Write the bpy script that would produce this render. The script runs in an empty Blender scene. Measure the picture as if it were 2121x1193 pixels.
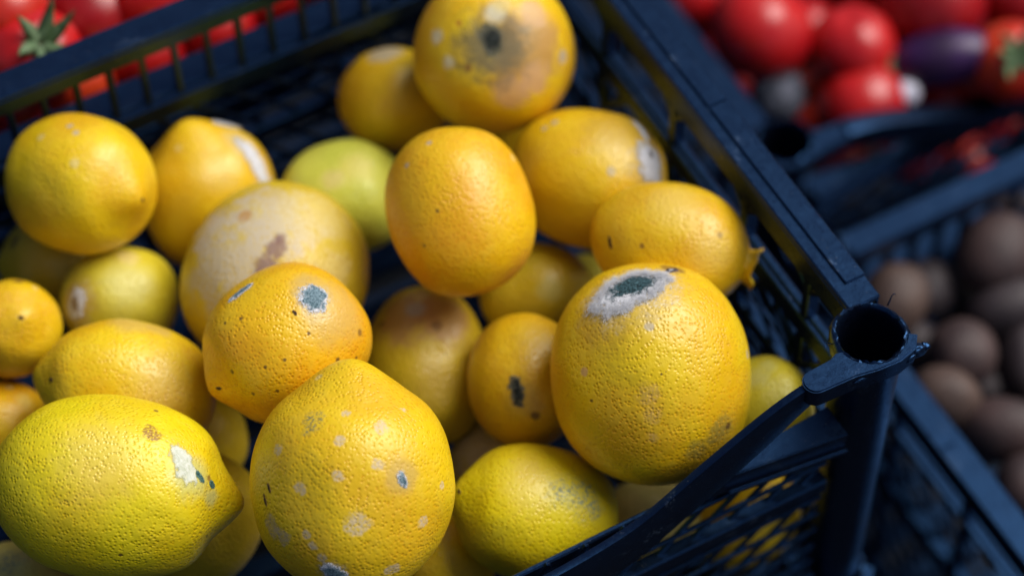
import bpy, bmesh, math
import numpy as np
from mathutils import Vector, Matrix, Quaternion

scene = bpy.context.scene
COL = scene.collection

# ------------------------------------------------------------------ camera
CAM_LOC = (-0.3657, -0.4207, 0.9396)
CAM_RIGHT = Vector((0.8748, -0.484328, -0.01231))
CAM_UP = Vector((0.398218, 0.704331, 0.587656))
CAM_FWD = Vector((0.275948, 0.518984, -0.809017))
cam = bpy.data.cameras.new('camera')
cam.sensor_width = 36.0
cam.lens = 36.0 * 5600 / 2121
cam.clip_start = 0.02
cam.clip_end = 50.0
cam.dof.use_dof = True
cam.dof.focus_distance = 0.935
cam.dof.aperture_fstop = 3.9
cam_ob = bpy.data.objects.new('camera', cam)
COL.objects.link(cam_ob)
m3 = Matrix((CAM_RIGHT, CAM_UP, -CAM_FWD)).transposed()
cam_ob.matrix_world = Matrix.Translation(CAM_LOC) @ m3.to_4x4()
scene.camera = cam_ob

# ------------------------------------------------------------------ sky, sun, exposure
SUN_DIR = Vector((0.58, -0.10, 0.81)).normalized()      # towards the bright part of the sky
world = bpy.data.worlds.new('World')
scene.world = world
world.use_nodes = True
wn = world.node_tree
for n in list(wn.nodes):
    wn.nodes.remove(n)
sky = wn.nodes.new('ShaderNodeTexSky')
sky.sky_type = 'NISHITA'
sky.sun_disc = False
sky.sun_elevation = math.asin(SUN_DIR.z)
sky.sun_rotation = math.atan2(SUN_DIR.x, SUN_DIR.y)
sky.air_density = 1.0
sky.dust_density = 4.0
sky.ozone_density = 1.0
bg = wn.nodes.new('ShaderNodeBackground')
bg.inputs['Strength'].default_value = 0.05
wo = wn.nodes.new('ShaderNodeOutputWorld')
wn.links.new(sky.outputs[0], bg.inputs[0])
wn.links.new(bg.outputs[0], wo.inputs[0])
sun = bpy.data.lights.new('sun', 'SUN')
sun.energy = 2.7
sun.angle = math.radians(46)
sun.color = (1.0, 0.97, 0.93)
sun_ob = bpy.data.objects.new('sun', sun)
COL.objects.link(sun_ob)
sun_ob.rotation_euler = (-SUN_DIR).to_track_quat('-Z', 'Y').to_euler()

scene.view_settings.view_transform = 'Standard'
scene.view_settings.look = 'None'
scene.view_settings.gamma = 1.0
scene.view_settings.use_curve_mapping = False
scene.view_settings.exposure = 0.4
scene.render.engine = 'CYCLES'
scene.cycles.max_bounces = 6
scene.cycles.diffuse_bounces = 3
scene.cycles.glossy_bounces = 3
scene.render.resolution_x = 1024
scene.render.resolution_y = 575

# ------------------------------------------------------------------ measured tables (metres, world space; directions in each lemon's own frame)
LEMONS = [
  {'loc': (-0.2099, 0.2215, 0.1311), 'ax': (0.4636, -0.8203, 0.335), 'xx': (0.8385, 0.284, -0.4651), 'a': 0.0261, 'b': 0.0295, 'col': 'lemon', 'label': 'bright yellow lemon with pointed tip facing right, topmost at the far left', 'lump': 0.018, 'nip': (0.12, 0.28), 'neck': (0.02, 0.35), 'hi': 1, 'wr': 0.0, 'dust': 0.24, 'spots': [((-0.26, 0.9576, 0.1238), 1.29, 'grey'), ((-0.3279, 0.8977, 0.2942), 1.47, 'grey'), ((-0.5601, 0.8174, -0.1344), 1.66, 'pale'), ((-0.6337, 0.5694, 0.5237), 1.84, 'pale'), ((-0.1677, 0.5855, 0.7931), 6.26, 'painted_sheen')], 'patches': [((0.0763, -0.0232, 0.9968), (0.8918, -0.439, -0.1093), 1.16, 0.92, 'scar', 0.3)], 'dents': []},
  {'loc': (-0.1596, 0.2228, 0.0914), 'ax': (0.0222, 0.4545, 0.8905), 'xx': (0.8999, -0.3971, 0.1803), 'a': 0.0264, 'b': 0.0303, 'col': 'amber', 'label': 'yellow lemon with a white mould streak on its shoulder, second from left at the back', 'lump': 0.02, 'nip': (0.16, 0.33), 'neck': (0.02, 0.35), 'hi': 1, 'wr': 0.0, 'dust': 0.24, 'spots': [((0.7313, -0.1152, 0.6723), 7.69, 'pale'), ((-0.1326, -0.4197, 0.8979), 1.35, 'pale'), ((0.3986, -0.6704, 0.6258), 9.62, 'painted_sheen')], 'patches': [((0.8836, -0.2294, 0.4081), (0.2088, -0.2873, -0.9348), 11.02, 3.85, 'white', 0.8), ((0.5116, 0.2908, 0.8085), (0.401, 0.6307, -0.6644), 6.26, 1.35, 'white', 0.4)], 'dents': []},
  {'loc': (-0.1124, 0.1971, 0.0886), 'ax': (0.8126, -0.4832, 0.3258), 'xx': (0.3254, -0.0876, -0.9415), 'a': 0.0231, 'b': 0.0254, 'col': 'green', 'label': 'pale green lemon half hidden beside the upright bright oval lemon', 'lump': 0.018, 'nip': (0.03, 0.3), 'neck': (0.02, 0.35), 'hi': 1, 'wr': 0.0, 'dust': 0.24, 'spots': [((-0.8575, -0.0142, 0.5142), 7.32, 'painted_sheen'), ((-0.9513, -0.2387, 0.195), 4.62, 'pale')], 'patches': [], 'dents': []},
  {'loc': (-0.1586, 0.1627, 0.1067), 'ax': (-0.8107, -0.5798, -0.0812), 'xx': (0.5844, -0.8098, -0.052), 'a': 0.0347, 'b': 0.0375, 'col': 'dull', 'label': 'large dull lemon covered in a grey dusty mould film', 'lump': 0.012, 'nip': (0.02, 0.3), 'neck': (0.02, 0.35), 'hi': 1, 'wr': 0.0, 'dust': 0.6, 'spots': [((-0.2369, 0.8636, 0.4451), 19.38, 'dust'), ((-0.043, 0.9875, -0.1519), 17.54, 'dust'), ((0.3328, 0.7998, -0.4996), 13.85, 'dustpale'), ((0.1919, 0.9715, 0.1392), 4.06, 'plum'), ((0.1771, 0.9837, 0.0297), 2.58, 'plum'), ((0.1857, 0.9222, 0.3392), 4.8, 'plum'), ((0.1773, 0.8732, 0.4539), 3.32, 'plum'), ((-0.3333, 0.9388, -0.0873), 2.95, 'tan'), ((0.7601, 0.6491, -0.0304), 9.23, 'dustpale'), ((-0.6296, 0.7714, 0.0926), 11.08, 'dust')], 'patches': [], 'dents': []},
  {'loc': (-0.211, 0.1929, 0.0928), 'ax': (-0.9597, 0.1358, 0.2462), 'xx': (0.0075, -0.863, 0.5051), 'a': 0.0202, 'b': 0.0226, 'col': 'greenish', 'label': 'small greenish yellow lemon with a white mould ring on its left end', 'lump': 0.018, 'nip': (0.02, 0.3), 'neck': (0.02, 0.35), 'hi': 1, 'wr': 0.0, 'dust': 0.24, 'spots': [((0.8319, 0.5497, 0.0756), 11.58, 'palegreen'), ((0.3255, 0.9421, -0.0812), 4.48, 'pale'), ((0.5244, 0.2819, 0.8034), 8.22, 'olive')], 'patches': [((0.4536, 0.1735, 0.8742), (0.0078, 0.9514, -0.3078), 5.8, 3.74, 'ring', 0.6)], 'dents': []},
  {'loc': (-0.2556, 0.1912, 0.105), 'ax': (0.1809, -0.477, 0.8601), 'xx': (0.8712, -0.3281, -0.3652), 'a': 0.019, 'b': 0.0209, 'col': 'amber', 'label': 'amber lemon cut off by the left edge, its small tip facing the viewer', 'lump': 0.018, 'nip': (0.09, 0.28), 'neck': (0.02, 0.35), 'hi': 1, 'wr': 0.0, 'dust': 0.24, 'spots': [((-0.0276, 0.7962, 0.6044), 2.19, 'brown'), ((0.2601, 0.6463, 0.7174), 1.46, 'pale')], 'patches': [((-0.0431, -0.048, 0.9979), (0.9711, -0.2382, 0.0172), 1.16, 0.91, 'scar', 0.4)], 'dents': []},
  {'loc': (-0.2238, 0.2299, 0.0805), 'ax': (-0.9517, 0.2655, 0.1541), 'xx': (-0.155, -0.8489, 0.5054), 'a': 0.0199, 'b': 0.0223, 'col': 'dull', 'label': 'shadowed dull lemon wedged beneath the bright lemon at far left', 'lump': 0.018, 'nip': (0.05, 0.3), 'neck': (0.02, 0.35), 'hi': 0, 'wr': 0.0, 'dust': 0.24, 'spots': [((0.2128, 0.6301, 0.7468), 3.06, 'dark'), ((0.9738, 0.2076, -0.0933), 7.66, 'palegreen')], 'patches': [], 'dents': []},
  {'loc': (-0.0929, 0.1328, 0.14), 'ax': (-0.1615, -0.8363, -0.5239), 'xx': (0.9539, -0.2683, 0.1343), 'a': 0.0272, 'b': 0.0318, 'col': 'orange', 'label': 'smooth bright orange yellow oval lemon standing upright in the middle of the heap', 'lump': 0.012, 'nip': (0.0, 0.3), 'neck': (0.0, 0.3), 'hi': 1, 'wr': 0.0, 'dust': 0.24, 'spots': [((-0.5753, 0.7514, 0.3232), 0.72, 'dark'), ((-0.2944, 0.9557, -0.0039), 0.72, 'dark'), ((-0.5107, 0.5985, -0.6173), 1.26, 'grey'), ((0.8752, 0.268, -0.4028), 1.62, 'pale'), ((-0.1489, 0.5908, -0.793), 1.26, 'grey')], 'patches': [], 'dents': []},
  {'loc': (-0.0428, 0.1985, 0.135), 'ax': (-0.1962, -0.3913, 0.8991), 'xx': (0.8762, -0.4817, -0.0184), 'a': 0.0315, 'b': 0.034, 'col': 'lemon', 'label': 'big round lemon with a rotten dark centre and tan patches, topmost', 'lump': 0.015, 'nip': (0.0, 0.3), 'neck': (0.0, 0.3), 'hi': 1, 'wr': 0.0, 'dust': 0.24, 'spots': [((0.4335, -0.2386, 0.869), 16.68, 'tan'), ((0.2299, -0.6748, 0.7013), 7.58, 'pinktan'), ((0.4944, -0.5216, 0.6954), 7.2, 'pinktan'), ((-0.3267, -0.2521, 0.9109), 8.53, 'olive'), ((0.0063, -0.2107, 0.9775), 14.78, 'greyolive'), ((-0.6824, -0.0064, 0.7309), 3.03, 'white'), ((-0.5332, -0.3347, 0.777), 2.65, 'white'), ((0.0233, 0.2442, 0.9694), 4.17, 'white'), ((0.8537, -0.1769, 0.4898), 3.03, 'grey'), ((-0.4158, 0.1252, 0.9008), 1.14, 'red'), ((-0.2976, -0.4284, 0.8532), 1.52, 'brown'), ((0.111, 0.347, 0.9313), 3.79, 'pale'), ((0.4933, 0.2573, 0.8309), 5.69, 'pinktan')], 'patches': [((-0.0172, -0.1072, 0.9941), (0.317, -0.936, -0.1531), 5.99, 3.79, 'dark', 0.5)], 'dents': [((0.0237, -0.1822, 0.983), 0.452, 0.06)]},
  {'loc': (-0.0733, 0.2275, 0.0939), 'ax': (0.2735, -0.8554, 0.4398), 'xx': (0.916, 0.0921, -0.3905), 'a': 0.0212, 'b': 0.0229, 'col': 'amber', 'label': 'dim amber lemon at the back, behind the rotten topmost lemon', 'lump': 0.018, 'nip': (0.02, 0.3), 'neck': (0.02, 0.35), 'hi': 0, 'wr': 0.0, 'dust': 0.24, 'spots': [((-0.2024, 0.9792, 0.0111), 7.08, 'grey'), ((-0.2203, 0.4896, 0.8436), 7.87, 'olive')], 'patches': [], 'dents': []},
  {'loc': (-0.0328, 0.1391, 0.1154), 'ax': (0.665, -0.7407, 0.0954), 'xx': (0.7292, 0.6164, -0.2971), 'a': 0.0277, 'b': 0.0313, 'col': 'amber', 'label': 'lemon with white mould on its right end against the right crate wall', 'lump': 0.02, 'nip': (0.03, 0.35), 'neck': (0.01, 0.3), 'hi': 1, 'wr': 0.0, 'dust': 0.24, 'spots': [((-0.1316, 0.9264, 0.3527), 13.12, 'olive'), ((0.5723, 0.6799, 0.4586), 5.25, 'pale'), ((-0.1375, 0.8964, -0.4214), 1.69, 'grey'), ((-0.2286, 0.8246, -0.5175), 1.31, 'grey'), ((-0.6371, 0.629, 0.4454), 1.87, 'grey'), ((-0.4829, 0.6792, 0.5527), 5.62, 'painted_sheen')], 'patches': [((-0.1718, 0.5408, 0.8234), (-0.4867, -0.7885, 0.3761), 8.01, 5.62, 'white', 0.7), ((0.2388, 0.7947, 0.5581), (-0.6589, -0.2914, 0.6935), 4.89, 1.69, 'white', 0.4), ((-0.0665, 0.6233, 0.7791), (-0.6355, -0.6158, 0.4658), 2.32, 0.94, 'plumscar', 1.0)], 'dents': []},
  {'loc': (-0.0282, 0.0857, 0.1311), 'ax': (0.7186, -0.6835, -0.1281), 'xx': (0.6676, 0.6266, 0.4021), 'a': 0.0234, 'b': 0.0293, 'col': 'amber', 'label': 'plump lemon with a torn tip pointing right and a dark slit at its left', 'lump': 0.018, 'nip': (0.05, 0.28), 'neck': (0.05, 0.4), 'hi': 1, 'wr': 0.0, 'dust': 0.24, 'spots': [((0.1689, 0.8392, 0.5169), 1.26, 'brown'), ((-0.337, 0.8692, -0.3617), 1.08, 'brown'), ((0.4779, 0.8723, -0.1032), 10.82, 'painted_sheen'), ((-0.0949, 0.8466, 0.5237), 9.02, 'painted_sheen')], 'patches': [((-0.351, 0.5768, -0.7377), (-0.8976, -0.1768, 0.4039), 2.55, 0.9, 'plumscar', 0.3)], 'dents': []},
  {'loc': (-0.0641, 0.0412, 0.1276), 'ax': (0.2118, 0.6281, 0.7488), 'xx': (0.9094, -0.4072, 0.0843), 'a': 0.036, 'b': 0.0404, 'col': 'lemon', 'label': 'largest lemon with a fuzzy white and blue-green mould patch on top, nearest the corner post', 'lump': 0.012, 'nip': (0.0, 0.3), 'neck': (0.0, 0.3), 'hi': 1, 'wr': 0.0035, 'dust': 0.24, 'spots': [((-0.2754, -0.6146, 0.7392), 14.87, 'olive'), ((0.0568, -0.6553, 0.7532), 10.5, 'painted_sheen'), ((-0.0505, -0.9964, 0.068), 4.2, 'tansoft'), ((-0.0406, -0.9933, -0.1087), 3.15, 'tansoft'), ((0.0308, -0.7935, 0.6078), 1.75, 'grey'), ((0.5961, -0.6972, -0.3982), 5.95, 'greenfaint'), ((0.3595, -0.7679, -0.5301), 5.25, 'greenfaint'), ((0.9639, -0.2292, 0.1353), 1.75, 'grey'), ((-0.0758, -0.9432, -0.3236), 2.1, 'tansoft'), ((-0.6503, -0.7071, 0.2778), 1.57, 'pinktan'), ((0.3384, -0.0563, 0.9393), 4.55, 'brown'), ((0.6751, -0.6327, -0.3794), 1.4, 'dark'), ((-0.6153, -0.7877, 0.0294), 0.7, 'dark'), ((0.0902, -0.9685, 0.2323), 0.52, 'dark')], 'patches': [((-0.1015, -0.4525, 0.886), (0.9392, 0.2976, 0.1715), 13.52, 7.35, 'bluemould', 1.1), ((0.3245, -0.1268, 0.9374), (0.6491, 0.7377, -0.1855), 3.52, 1.57, 'slit', 0.8)], 'dents': [((-0.0802, -0.4343, 0.8972), 0.291, 0.02), ((-0.6109, -0.0503, 0.7901), 0.291, 0.01)]},
  {'loc': (-0.0947, 0.08, 0.0961), 'ax': (-0.4479, -0.8914, -0.0697), 'xx': (0.8938, -0.4483, -0.0095), 'a': 0.0222, 'b': 0.0255, 'col': 'amber', 'label': 'lemon with a grey-green rot spot on its face, left of the largest mouldy lemon', 'lump': 0.018, 'nip': (0.02, 0.3), 'neck': (0.02, 0.35), 'hi': 1, 'wr': 0.0, 'dust': 0.24, 'spots': [((0.1862, 0.9514, -0.2452), 10.9, 'olive'), ((-0.1013, 0.7237, 0.6827), 7.26, 'olive'), ((0.1327, 0.5314, 0.8366), 1.82, 'dark')], 'patches': [((-0.1604, 0.8022, 0.5751), (0.1912, -0.5318, 0.825), 4.85, 2.54, 'dark', 0.4)], 'dents': []},
  {'loc': (-0.1187, 0.1162, 0.0768), 'ax': (-0.349, -0.8765, -0.3316), 'xx': (0.9249, -0.3792, 0.0288), 'a': 0.0237, 'b': 0.0313, 'col': 'dull', 'label': 'brownish lemon with dry tan blotches in the gap below the upright oval lemon', 'lump': 0.025, 'nip': (0.03, 0.3), 'neck': (0.02, 0.35), 'hi': 1, 'wr': 0.0, 'dust': 0.24, 'spots': [((-0.2228, 0.8185, -0.5295), 13.06, 'tan'), ((0.3844, 0.8278, -0.4087), 11.2, 'tan'), ((0.2543, 0.9163, -0.3095), 2.24, 'brown'), ((-0.6292, 0.6024, -0.4912), 1.49, 'dark'), ((-0.0595, 0.8148, -0.5767), 4.1, 'grey'), ((0.101, 0.8952, 0.4342), 11.2, 'olive'), ((0.0361, 0.695, -0.7181), 2.99, 'dustpale')], 'patches': [], 'dents': []},
  {'loc': (-0.1757, 0.111, 0.1402), 'ax': (-0.9845, -0.1354, -0.1116), 'xx': (0.1528, -0.9742, -0.1661), 'a': 0.0279, 'b': 0.0301, 'col': 'orange', 'label': 'rounded orange yellow lemon with a small blue-grey mould spot on its shoulder', 'lump': 0.016, 'nip': (0.09, 0.25), 'neck': (0.0, 0.3), 'hi': 1, 'wr': 0.0, 'dust': 0.24, 'spots': [((0.297, 0.7824, -0.5474), 13.58, 'tanpale'), ((-0.063, 0.8929, -0.4458), 7.66, 'tanpale'), ((0.0454, 0.9604, -0.2748), 2.09, 'brown'), ((-0.2603, 0.8801, 0.3972), 0.87, 'dark'), ((0.4166, 0.7551, 0.5062), 0.7, 'dark'), ((-0.3709, 0.7511, 0.5462), 0.7, 'dark'), ((0.5067, 0.8139, 0.2843), 0.7, 'dark'), ((0.8059, 0.5321, -0.2598), 0.87, 'dark'), ((0.4919, 0.4254, 0.7596), 0.7, 'dark'), ((0.6754, 0.518, 0.525), 0.7, 'dark'), ((0.4274, 0.896, -0.1205), 0.7, 'dark'), ((0.8234, 0.3033, -0.4797), 0.7, 'dark'), ((0.131, 0.5525, 0.8231), 0.87, 'dark'), ((0.9376, 0.3363, -0.0882), 0.7, 'dark'), ((0.617, 0.4263, -0.6615), 1.39, 'brown')], 'patches': [((0.0831, 0.9101, -0.4059), (0.9914, -0.1143, 0.0643), 5.02, 4.18, 'bluegrey', 0.6), ((-0.6364, 0.75, 0.1803), (0.0127, -0.2512, 0.9678), 4.57, 1.39, 'bluegrey', 0.6), ((0.1282, 0.9839, -0.1249), (0.9894, -0.1424, -0.0281), 1.11, 0.52, 'scar', 0.5), ((0.075, 0.1941, 0.9781), (0.8241, 0.5302, -0.1992), 1.17, 0.7, 'scar', 0.3)], 'dents': []},
  {'loc': (-0.2282, 0.1407, 0.1118), 'ax': (-0.8564, 0.4434, 0.2647), 'xx': (0.1831, -0.2185, 0.9585), 'a': 0.0246, 'b': 0.033, 'col': 'lemon', 'label': 'lemon lying sideways above the big front left lemon, a dark dot at its left tip', 'lump': 0.02, 'nip': (0.07, 0.25), 'neck': (0.02, 0.35), 'hi': 1, 'wr': 0.002, 'dust': 0.24, 'spots': [((0.7482, 0.6559, 0.0997), 8.03, 'tanpale'), ((0.7298, 0.6453, -0.226), 5.35, 'tanpale'), ((0.878, -0.4014, -0.2609), 12.49, 'painted_sheen')], 'patches': [((0.4103, -0.2621, 0.8735), (0.4555, -0.6764, -0.5788), 1.14, 1.07, 'scar', 0.4)], 'dents': []},
  {'loc': (-0.2541, 0.0927, 0.1289), 'ax': (0.8319, -0.5409, -0.1241), 'xx': (0.5041, 0.6428, 0.5768), 'a': 0.0323, 'b': 0.0414, 'col': 'yellow', 'label': 'big bright yellow lemon at the front left, a white peeled patch near its tip', 'lump': 0.016, 'nip': (0.13, 0.25), 'neck': (0.05, 0.3), 'hi': 1, 'wr': 0.004, 'dust': 0.24, 'spots': [((0.668, 0.6767, 0.3096), 3.4, 'brownscab'), ((0.8948, 0.3257, 0.3054), 1.02, 'brown'), ((0.2843, 0.6746, 0.6812), 8.51, 'tealfaint'), ((0.2684, 0.474, 0.8386), 1.19, 'brown'), ((0.3629, 0.9273, -0.0914), 15.32, 'painted_sheen'), ((0.0709, 0.3909, -0.9177), 2.38, 'teal'), ((0.0654, 0.4801, 0.8748), 3.74, 'tealfaint'), ((-0.6389, 0.7452, 0.1912), 0.85, 'dark'), ((-0.3671, 0.3328, 0.8686), 0.68, 'dark')], 'patches': [((0.3929, 0.694, 0.6033), (-0.8952, 0.1394, 0.4233), 7.86, 3.74, 'peel', 0.35), ((0.2885, 0.61, 0.738), (-0.7262, -0.2817, 0.6272), 2.93, 1.19, 'teal', 0.4), ((0.2035, 0.4453, 0.872), (-0.4625, -0.6859, 0.5618), 1.81, 1.36, 'teal', 0.4)], 'dents': []},
  {'loc': (-0.1819, 0.0463, 0.1391), 'ax': (0.3676, 0.6211, 0.6922), 'xx': (0.8704, -0.492, -0.0208), 'a': 0.0349, 'b': 0.0395, 'col': 'orangey', 'label': 'big upright lemon at the front centre, spotted with pale scabs and small mould specks', 'lump': 0.016, 'nip': (0.11, 0.32), 'neck': (0.0, 0.3), 'hi': 1, 'wr': 0.0025, 'dust': 0.24, 'spots': [((0.305, -0.7207, 0.6225), 2.69, 'scab'), ((-0.0255, -0.6633, 0.7479), 1.51, 'scab'), ((-0.6686, -0.6207, 0.4096), 2.02, 'scab'), ((0.2966, -0.893, 0.3384), 2.18, 'scab'), ((-0.069, -0.847, 0.527), 1.85, 'scab'), ((-0.0931, -0.9625, 0.2549), 2.02, 'scab'), ((-0.4606, -0.8779, 0.1305), 2.18, 'scab'), ((0.1045, -0.9819, -0.1577), 4.2, 'scab'), ((-0.7543, -0.6047, -0.2557), 4.37, 'scabtan'), ((-0.6383, -0.6957, -0.3294), 3.36, 'scabtan'), ((0.7207, -0.6658, -0.1934), 2.18, 'scab'), ((-0.3385, -0.6583, 0.6723), 4.37, 'greenspot'), ((-0.3807, -0.7161, 0.585), 2.02, 'greenspot'), ((0.5218, -0.82, 0.2353), 6.72, 'tanpale'), ((-0.3898, -0.8812, -0.2676), 1.51, 'scab'), ((-0.3202, -0.8741, -0.3653), 1.68, 'scab'), ((-0.2373, -0.8549, -0.4614), 1.85, 'scab'), ((-0.1835, -0.8182, -0.5448), 2.35, 'scab'), ((-0.7494, -0.2056, -0.6294), 3.02, 'scab'), ((0.4191, -0.6841, -0.597), 2.69, 'scab'), ((-0.3301, -0.1281, 0.9352), 1.68, 'pale'), ((0.5165, -0.4349, 0.7376), 1.18, 'scab'), ((0.8771, -0.4719, 0.0896), 1.34, 'scab')], 'patches': [((0.5269, -0.8254, 0.2027), (0.5245, 0.1718, -0.8339), 2.42, 1.34, 'bluegrey', 0.5), ((-0.1291, -0.7883, -0.6016), (0.8924, 0.1733, -0.4167), 4.37, 3.02, 'bluegrey', 0.7), ((-0.7812, -0.6194, 0.0782), (0.3409, -0.5022, -0.7947), 1.59, 0.67, 'scar', 0.4), ((-0.8237, -0.5654, -0.0429), (0.2906, -0.3434, -0.8931), 1.92, 0.67, 'scar', 0.4)], 'dents': []},
  {'loc': (-0.1164, 0.0325, 0.0868), 'ax': (-0.784, 0.5147, 0.347), 'xx': (0.4034, -0.0024, 0.915), 'a': 0.0252, 'b': 0.03, 'col': 'yellow', 'label': 'lemon with a faint blue-green stain, tip to the left, beside the scooped crate rim', 'lump': 0.014, 'nip': (0.09, 0.28), 'neck': (0.02, 0.4), 'hi': 1, 'wr': 0.002, 'dust': 0.24, 'spots': [((0.8807, -0.3514, -0.3175), 8.17, 'greenstain'), ((0.9197, -0.3927, -0.0066), 5.33, 'greenstain'), ((0.7711, -0.3656, -0.5213), 3.55, 'greenstain'), ((0.8786, -0.3241, 0.3506), 10.65, 'painted_sheen')], 'patches': [((0.1478, -0.1062, 0.9833), (0.2003, -0.9618, -0.1867), 1.52, 0.71, 'scar', 0.3)], 'dents': []},
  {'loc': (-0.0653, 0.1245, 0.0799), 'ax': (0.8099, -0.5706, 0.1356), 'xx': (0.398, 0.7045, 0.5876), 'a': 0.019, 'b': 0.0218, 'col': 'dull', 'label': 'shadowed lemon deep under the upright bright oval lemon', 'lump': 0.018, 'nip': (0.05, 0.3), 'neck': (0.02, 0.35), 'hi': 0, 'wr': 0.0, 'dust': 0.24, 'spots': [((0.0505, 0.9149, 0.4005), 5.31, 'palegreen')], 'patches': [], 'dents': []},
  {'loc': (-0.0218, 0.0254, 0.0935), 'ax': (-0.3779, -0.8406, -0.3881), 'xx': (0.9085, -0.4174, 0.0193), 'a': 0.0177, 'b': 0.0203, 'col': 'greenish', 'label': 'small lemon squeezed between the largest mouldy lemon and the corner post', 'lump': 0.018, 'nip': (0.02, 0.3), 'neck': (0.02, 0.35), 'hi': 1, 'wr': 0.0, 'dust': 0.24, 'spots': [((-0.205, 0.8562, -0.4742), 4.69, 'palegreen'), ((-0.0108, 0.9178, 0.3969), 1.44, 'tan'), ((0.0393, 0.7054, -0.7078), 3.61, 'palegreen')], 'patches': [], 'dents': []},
  {'loc': (-0.2739, 0.1707, 0.08), 'ax': (0.7813, -0.6114, -0.1256), 'xx': (0.5599, 0.5974, 0.5742), 'a': 0.0174, 'b': 0.0201, 'col': 'orange', 'label': 'orange yellow lemon sliver at the left edge, above the big front left lemon', 'lump': 0.018, 'nip': (0.05, 0.3), 'neck': (0.02, 0.35), 'hi': 0, 'wr': 0.0, 'dust': 0.24, 'spots': [((0.9057, 0.3989, 0.1437), 1.47, 'pale'), ((0.6707, 0.5589, 0.4876), 3.67, 'painted_sheen')], 'patches': [], 'dents': []},
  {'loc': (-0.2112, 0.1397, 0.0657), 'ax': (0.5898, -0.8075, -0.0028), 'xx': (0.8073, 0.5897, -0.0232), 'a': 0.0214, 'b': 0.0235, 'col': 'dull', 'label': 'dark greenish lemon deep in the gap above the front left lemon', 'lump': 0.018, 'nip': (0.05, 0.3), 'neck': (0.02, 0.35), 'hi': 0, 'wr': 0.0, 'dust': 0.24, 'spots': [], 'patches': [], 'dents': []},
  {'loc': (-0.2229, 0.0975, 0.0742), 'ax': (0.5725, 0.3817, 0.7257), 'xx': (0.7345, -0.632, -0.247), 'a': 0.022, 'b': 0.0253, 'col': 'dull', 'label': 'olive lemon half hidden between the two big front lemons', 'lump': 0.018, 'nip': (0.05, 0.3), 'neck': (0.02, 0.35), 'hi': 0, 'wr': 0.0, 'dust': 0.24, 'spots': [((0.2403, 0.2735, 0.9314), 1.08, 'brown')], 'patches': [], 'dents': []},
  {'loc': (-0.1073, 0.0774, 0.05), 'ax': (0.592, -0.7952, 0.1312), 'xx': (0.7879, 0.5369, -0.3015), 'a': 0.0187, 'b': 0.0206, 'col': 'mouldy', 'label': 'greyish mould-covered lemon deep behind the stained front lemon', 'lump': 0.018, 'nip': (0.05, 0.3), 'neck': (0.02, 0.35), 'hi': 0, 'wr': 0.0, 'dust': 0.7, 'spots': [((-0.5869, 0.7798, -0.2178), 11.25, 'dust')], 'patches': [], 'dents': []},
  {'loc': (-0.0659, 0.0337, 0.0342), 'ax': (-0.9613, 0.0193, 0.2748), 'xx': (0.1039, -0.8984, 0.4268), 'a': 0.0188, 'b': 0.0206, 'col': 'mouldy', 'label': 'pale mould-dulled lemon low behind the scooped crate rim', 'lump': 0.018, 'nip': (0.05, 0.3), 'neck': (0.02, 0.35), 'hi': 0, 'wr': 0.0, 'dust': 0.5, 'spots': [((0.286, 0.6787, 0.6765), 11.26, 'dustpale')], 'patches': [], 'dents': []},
  {'loc': (-0.029, 0.0215, 0.029), 'ax': (0.946, -0.2076, 0.249), 'xx': (-0.0007, -0.7694, -0.6388), 'a': 0.0185, 'b': 0.0213, 'col': 'lemon', 'label': 'yellow lemon seen through the lattice of the front crate wall', 'lump': 0.018, 'nip': (0.05, 0.3), 'neck': (0.02, 0.35), 'hi': 0, 'wr': 0.0, 'dust': 0.24, 'spots': [], 'patches': [], 'dents': []},
  {'loc': (-0.0286, 0.188, 0.07), 'ax': (0.8719, -0.4897, -0.0047), 'xx': (0.3986, 0.7041, 0.5877), 'a': 0.0209, 'b': 0.0229, 'col': 'amber', 'label': 'sliver of yellow lemon between the rotten topmost lemon and its neighbour', 'lump': 0.018, 'nip': (0.05, 0.3), 'neck': (0.02, 0.35), 'hi': 0, 'wr': 0.0, 'dust': 0.24, 'spots': [], 'patches': [], 'dents': []},
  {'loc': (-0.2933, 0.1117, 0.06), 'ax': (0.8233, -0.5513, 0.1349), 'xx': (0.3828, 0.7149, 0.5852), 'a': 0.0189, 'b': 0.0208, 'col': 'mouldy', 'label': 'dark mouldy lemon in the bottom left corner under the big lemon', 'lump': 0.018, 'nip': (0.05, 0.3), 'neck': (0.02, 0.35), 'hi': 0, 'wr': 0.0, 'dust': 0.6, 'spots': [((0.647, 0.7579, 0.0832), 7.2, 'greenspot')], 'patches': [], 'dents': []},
  {'loc': (-0.1478, 0.0441, 0.058), 'ax': (0.3256, 0.5523, 0.7675), 'xx': (0.8722, -0.4887, -0.0184), 'a': 0.0172, 'b': 0.0189, 'col': 'amber', 'label': 'amber lemon deep between the spotted front lemon and the stained one', 'lump': 0.018, 'nip': (0.05, 0.3), 'neck': (0.02, 0.35), 'hi': 0, 'wr': 0.0, 'dust': 0.24, 'spots': [], 'patches': [], 'dents': []},
  {'loc': (-0.1005, 0.0225, 0.0432), 'ax': (0.8946, -0.3288, 0.3025), 'xx': (0.1025, -0.5079, -0.8553), 'a': 0.0169, 'b': 0.0194, 'col': 'lemon', 'label': 'yellow lemon low behind the front lattice, under the stained lemon', 'lump': 0.018, 'nip': (0.05, 0.3), 'neck': (0.02, 0.35), 'hi': 0, 'wr': 0.0, 'dust': 0.24, 'spots': [], 'patches': [], 'dents': []},
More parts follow.
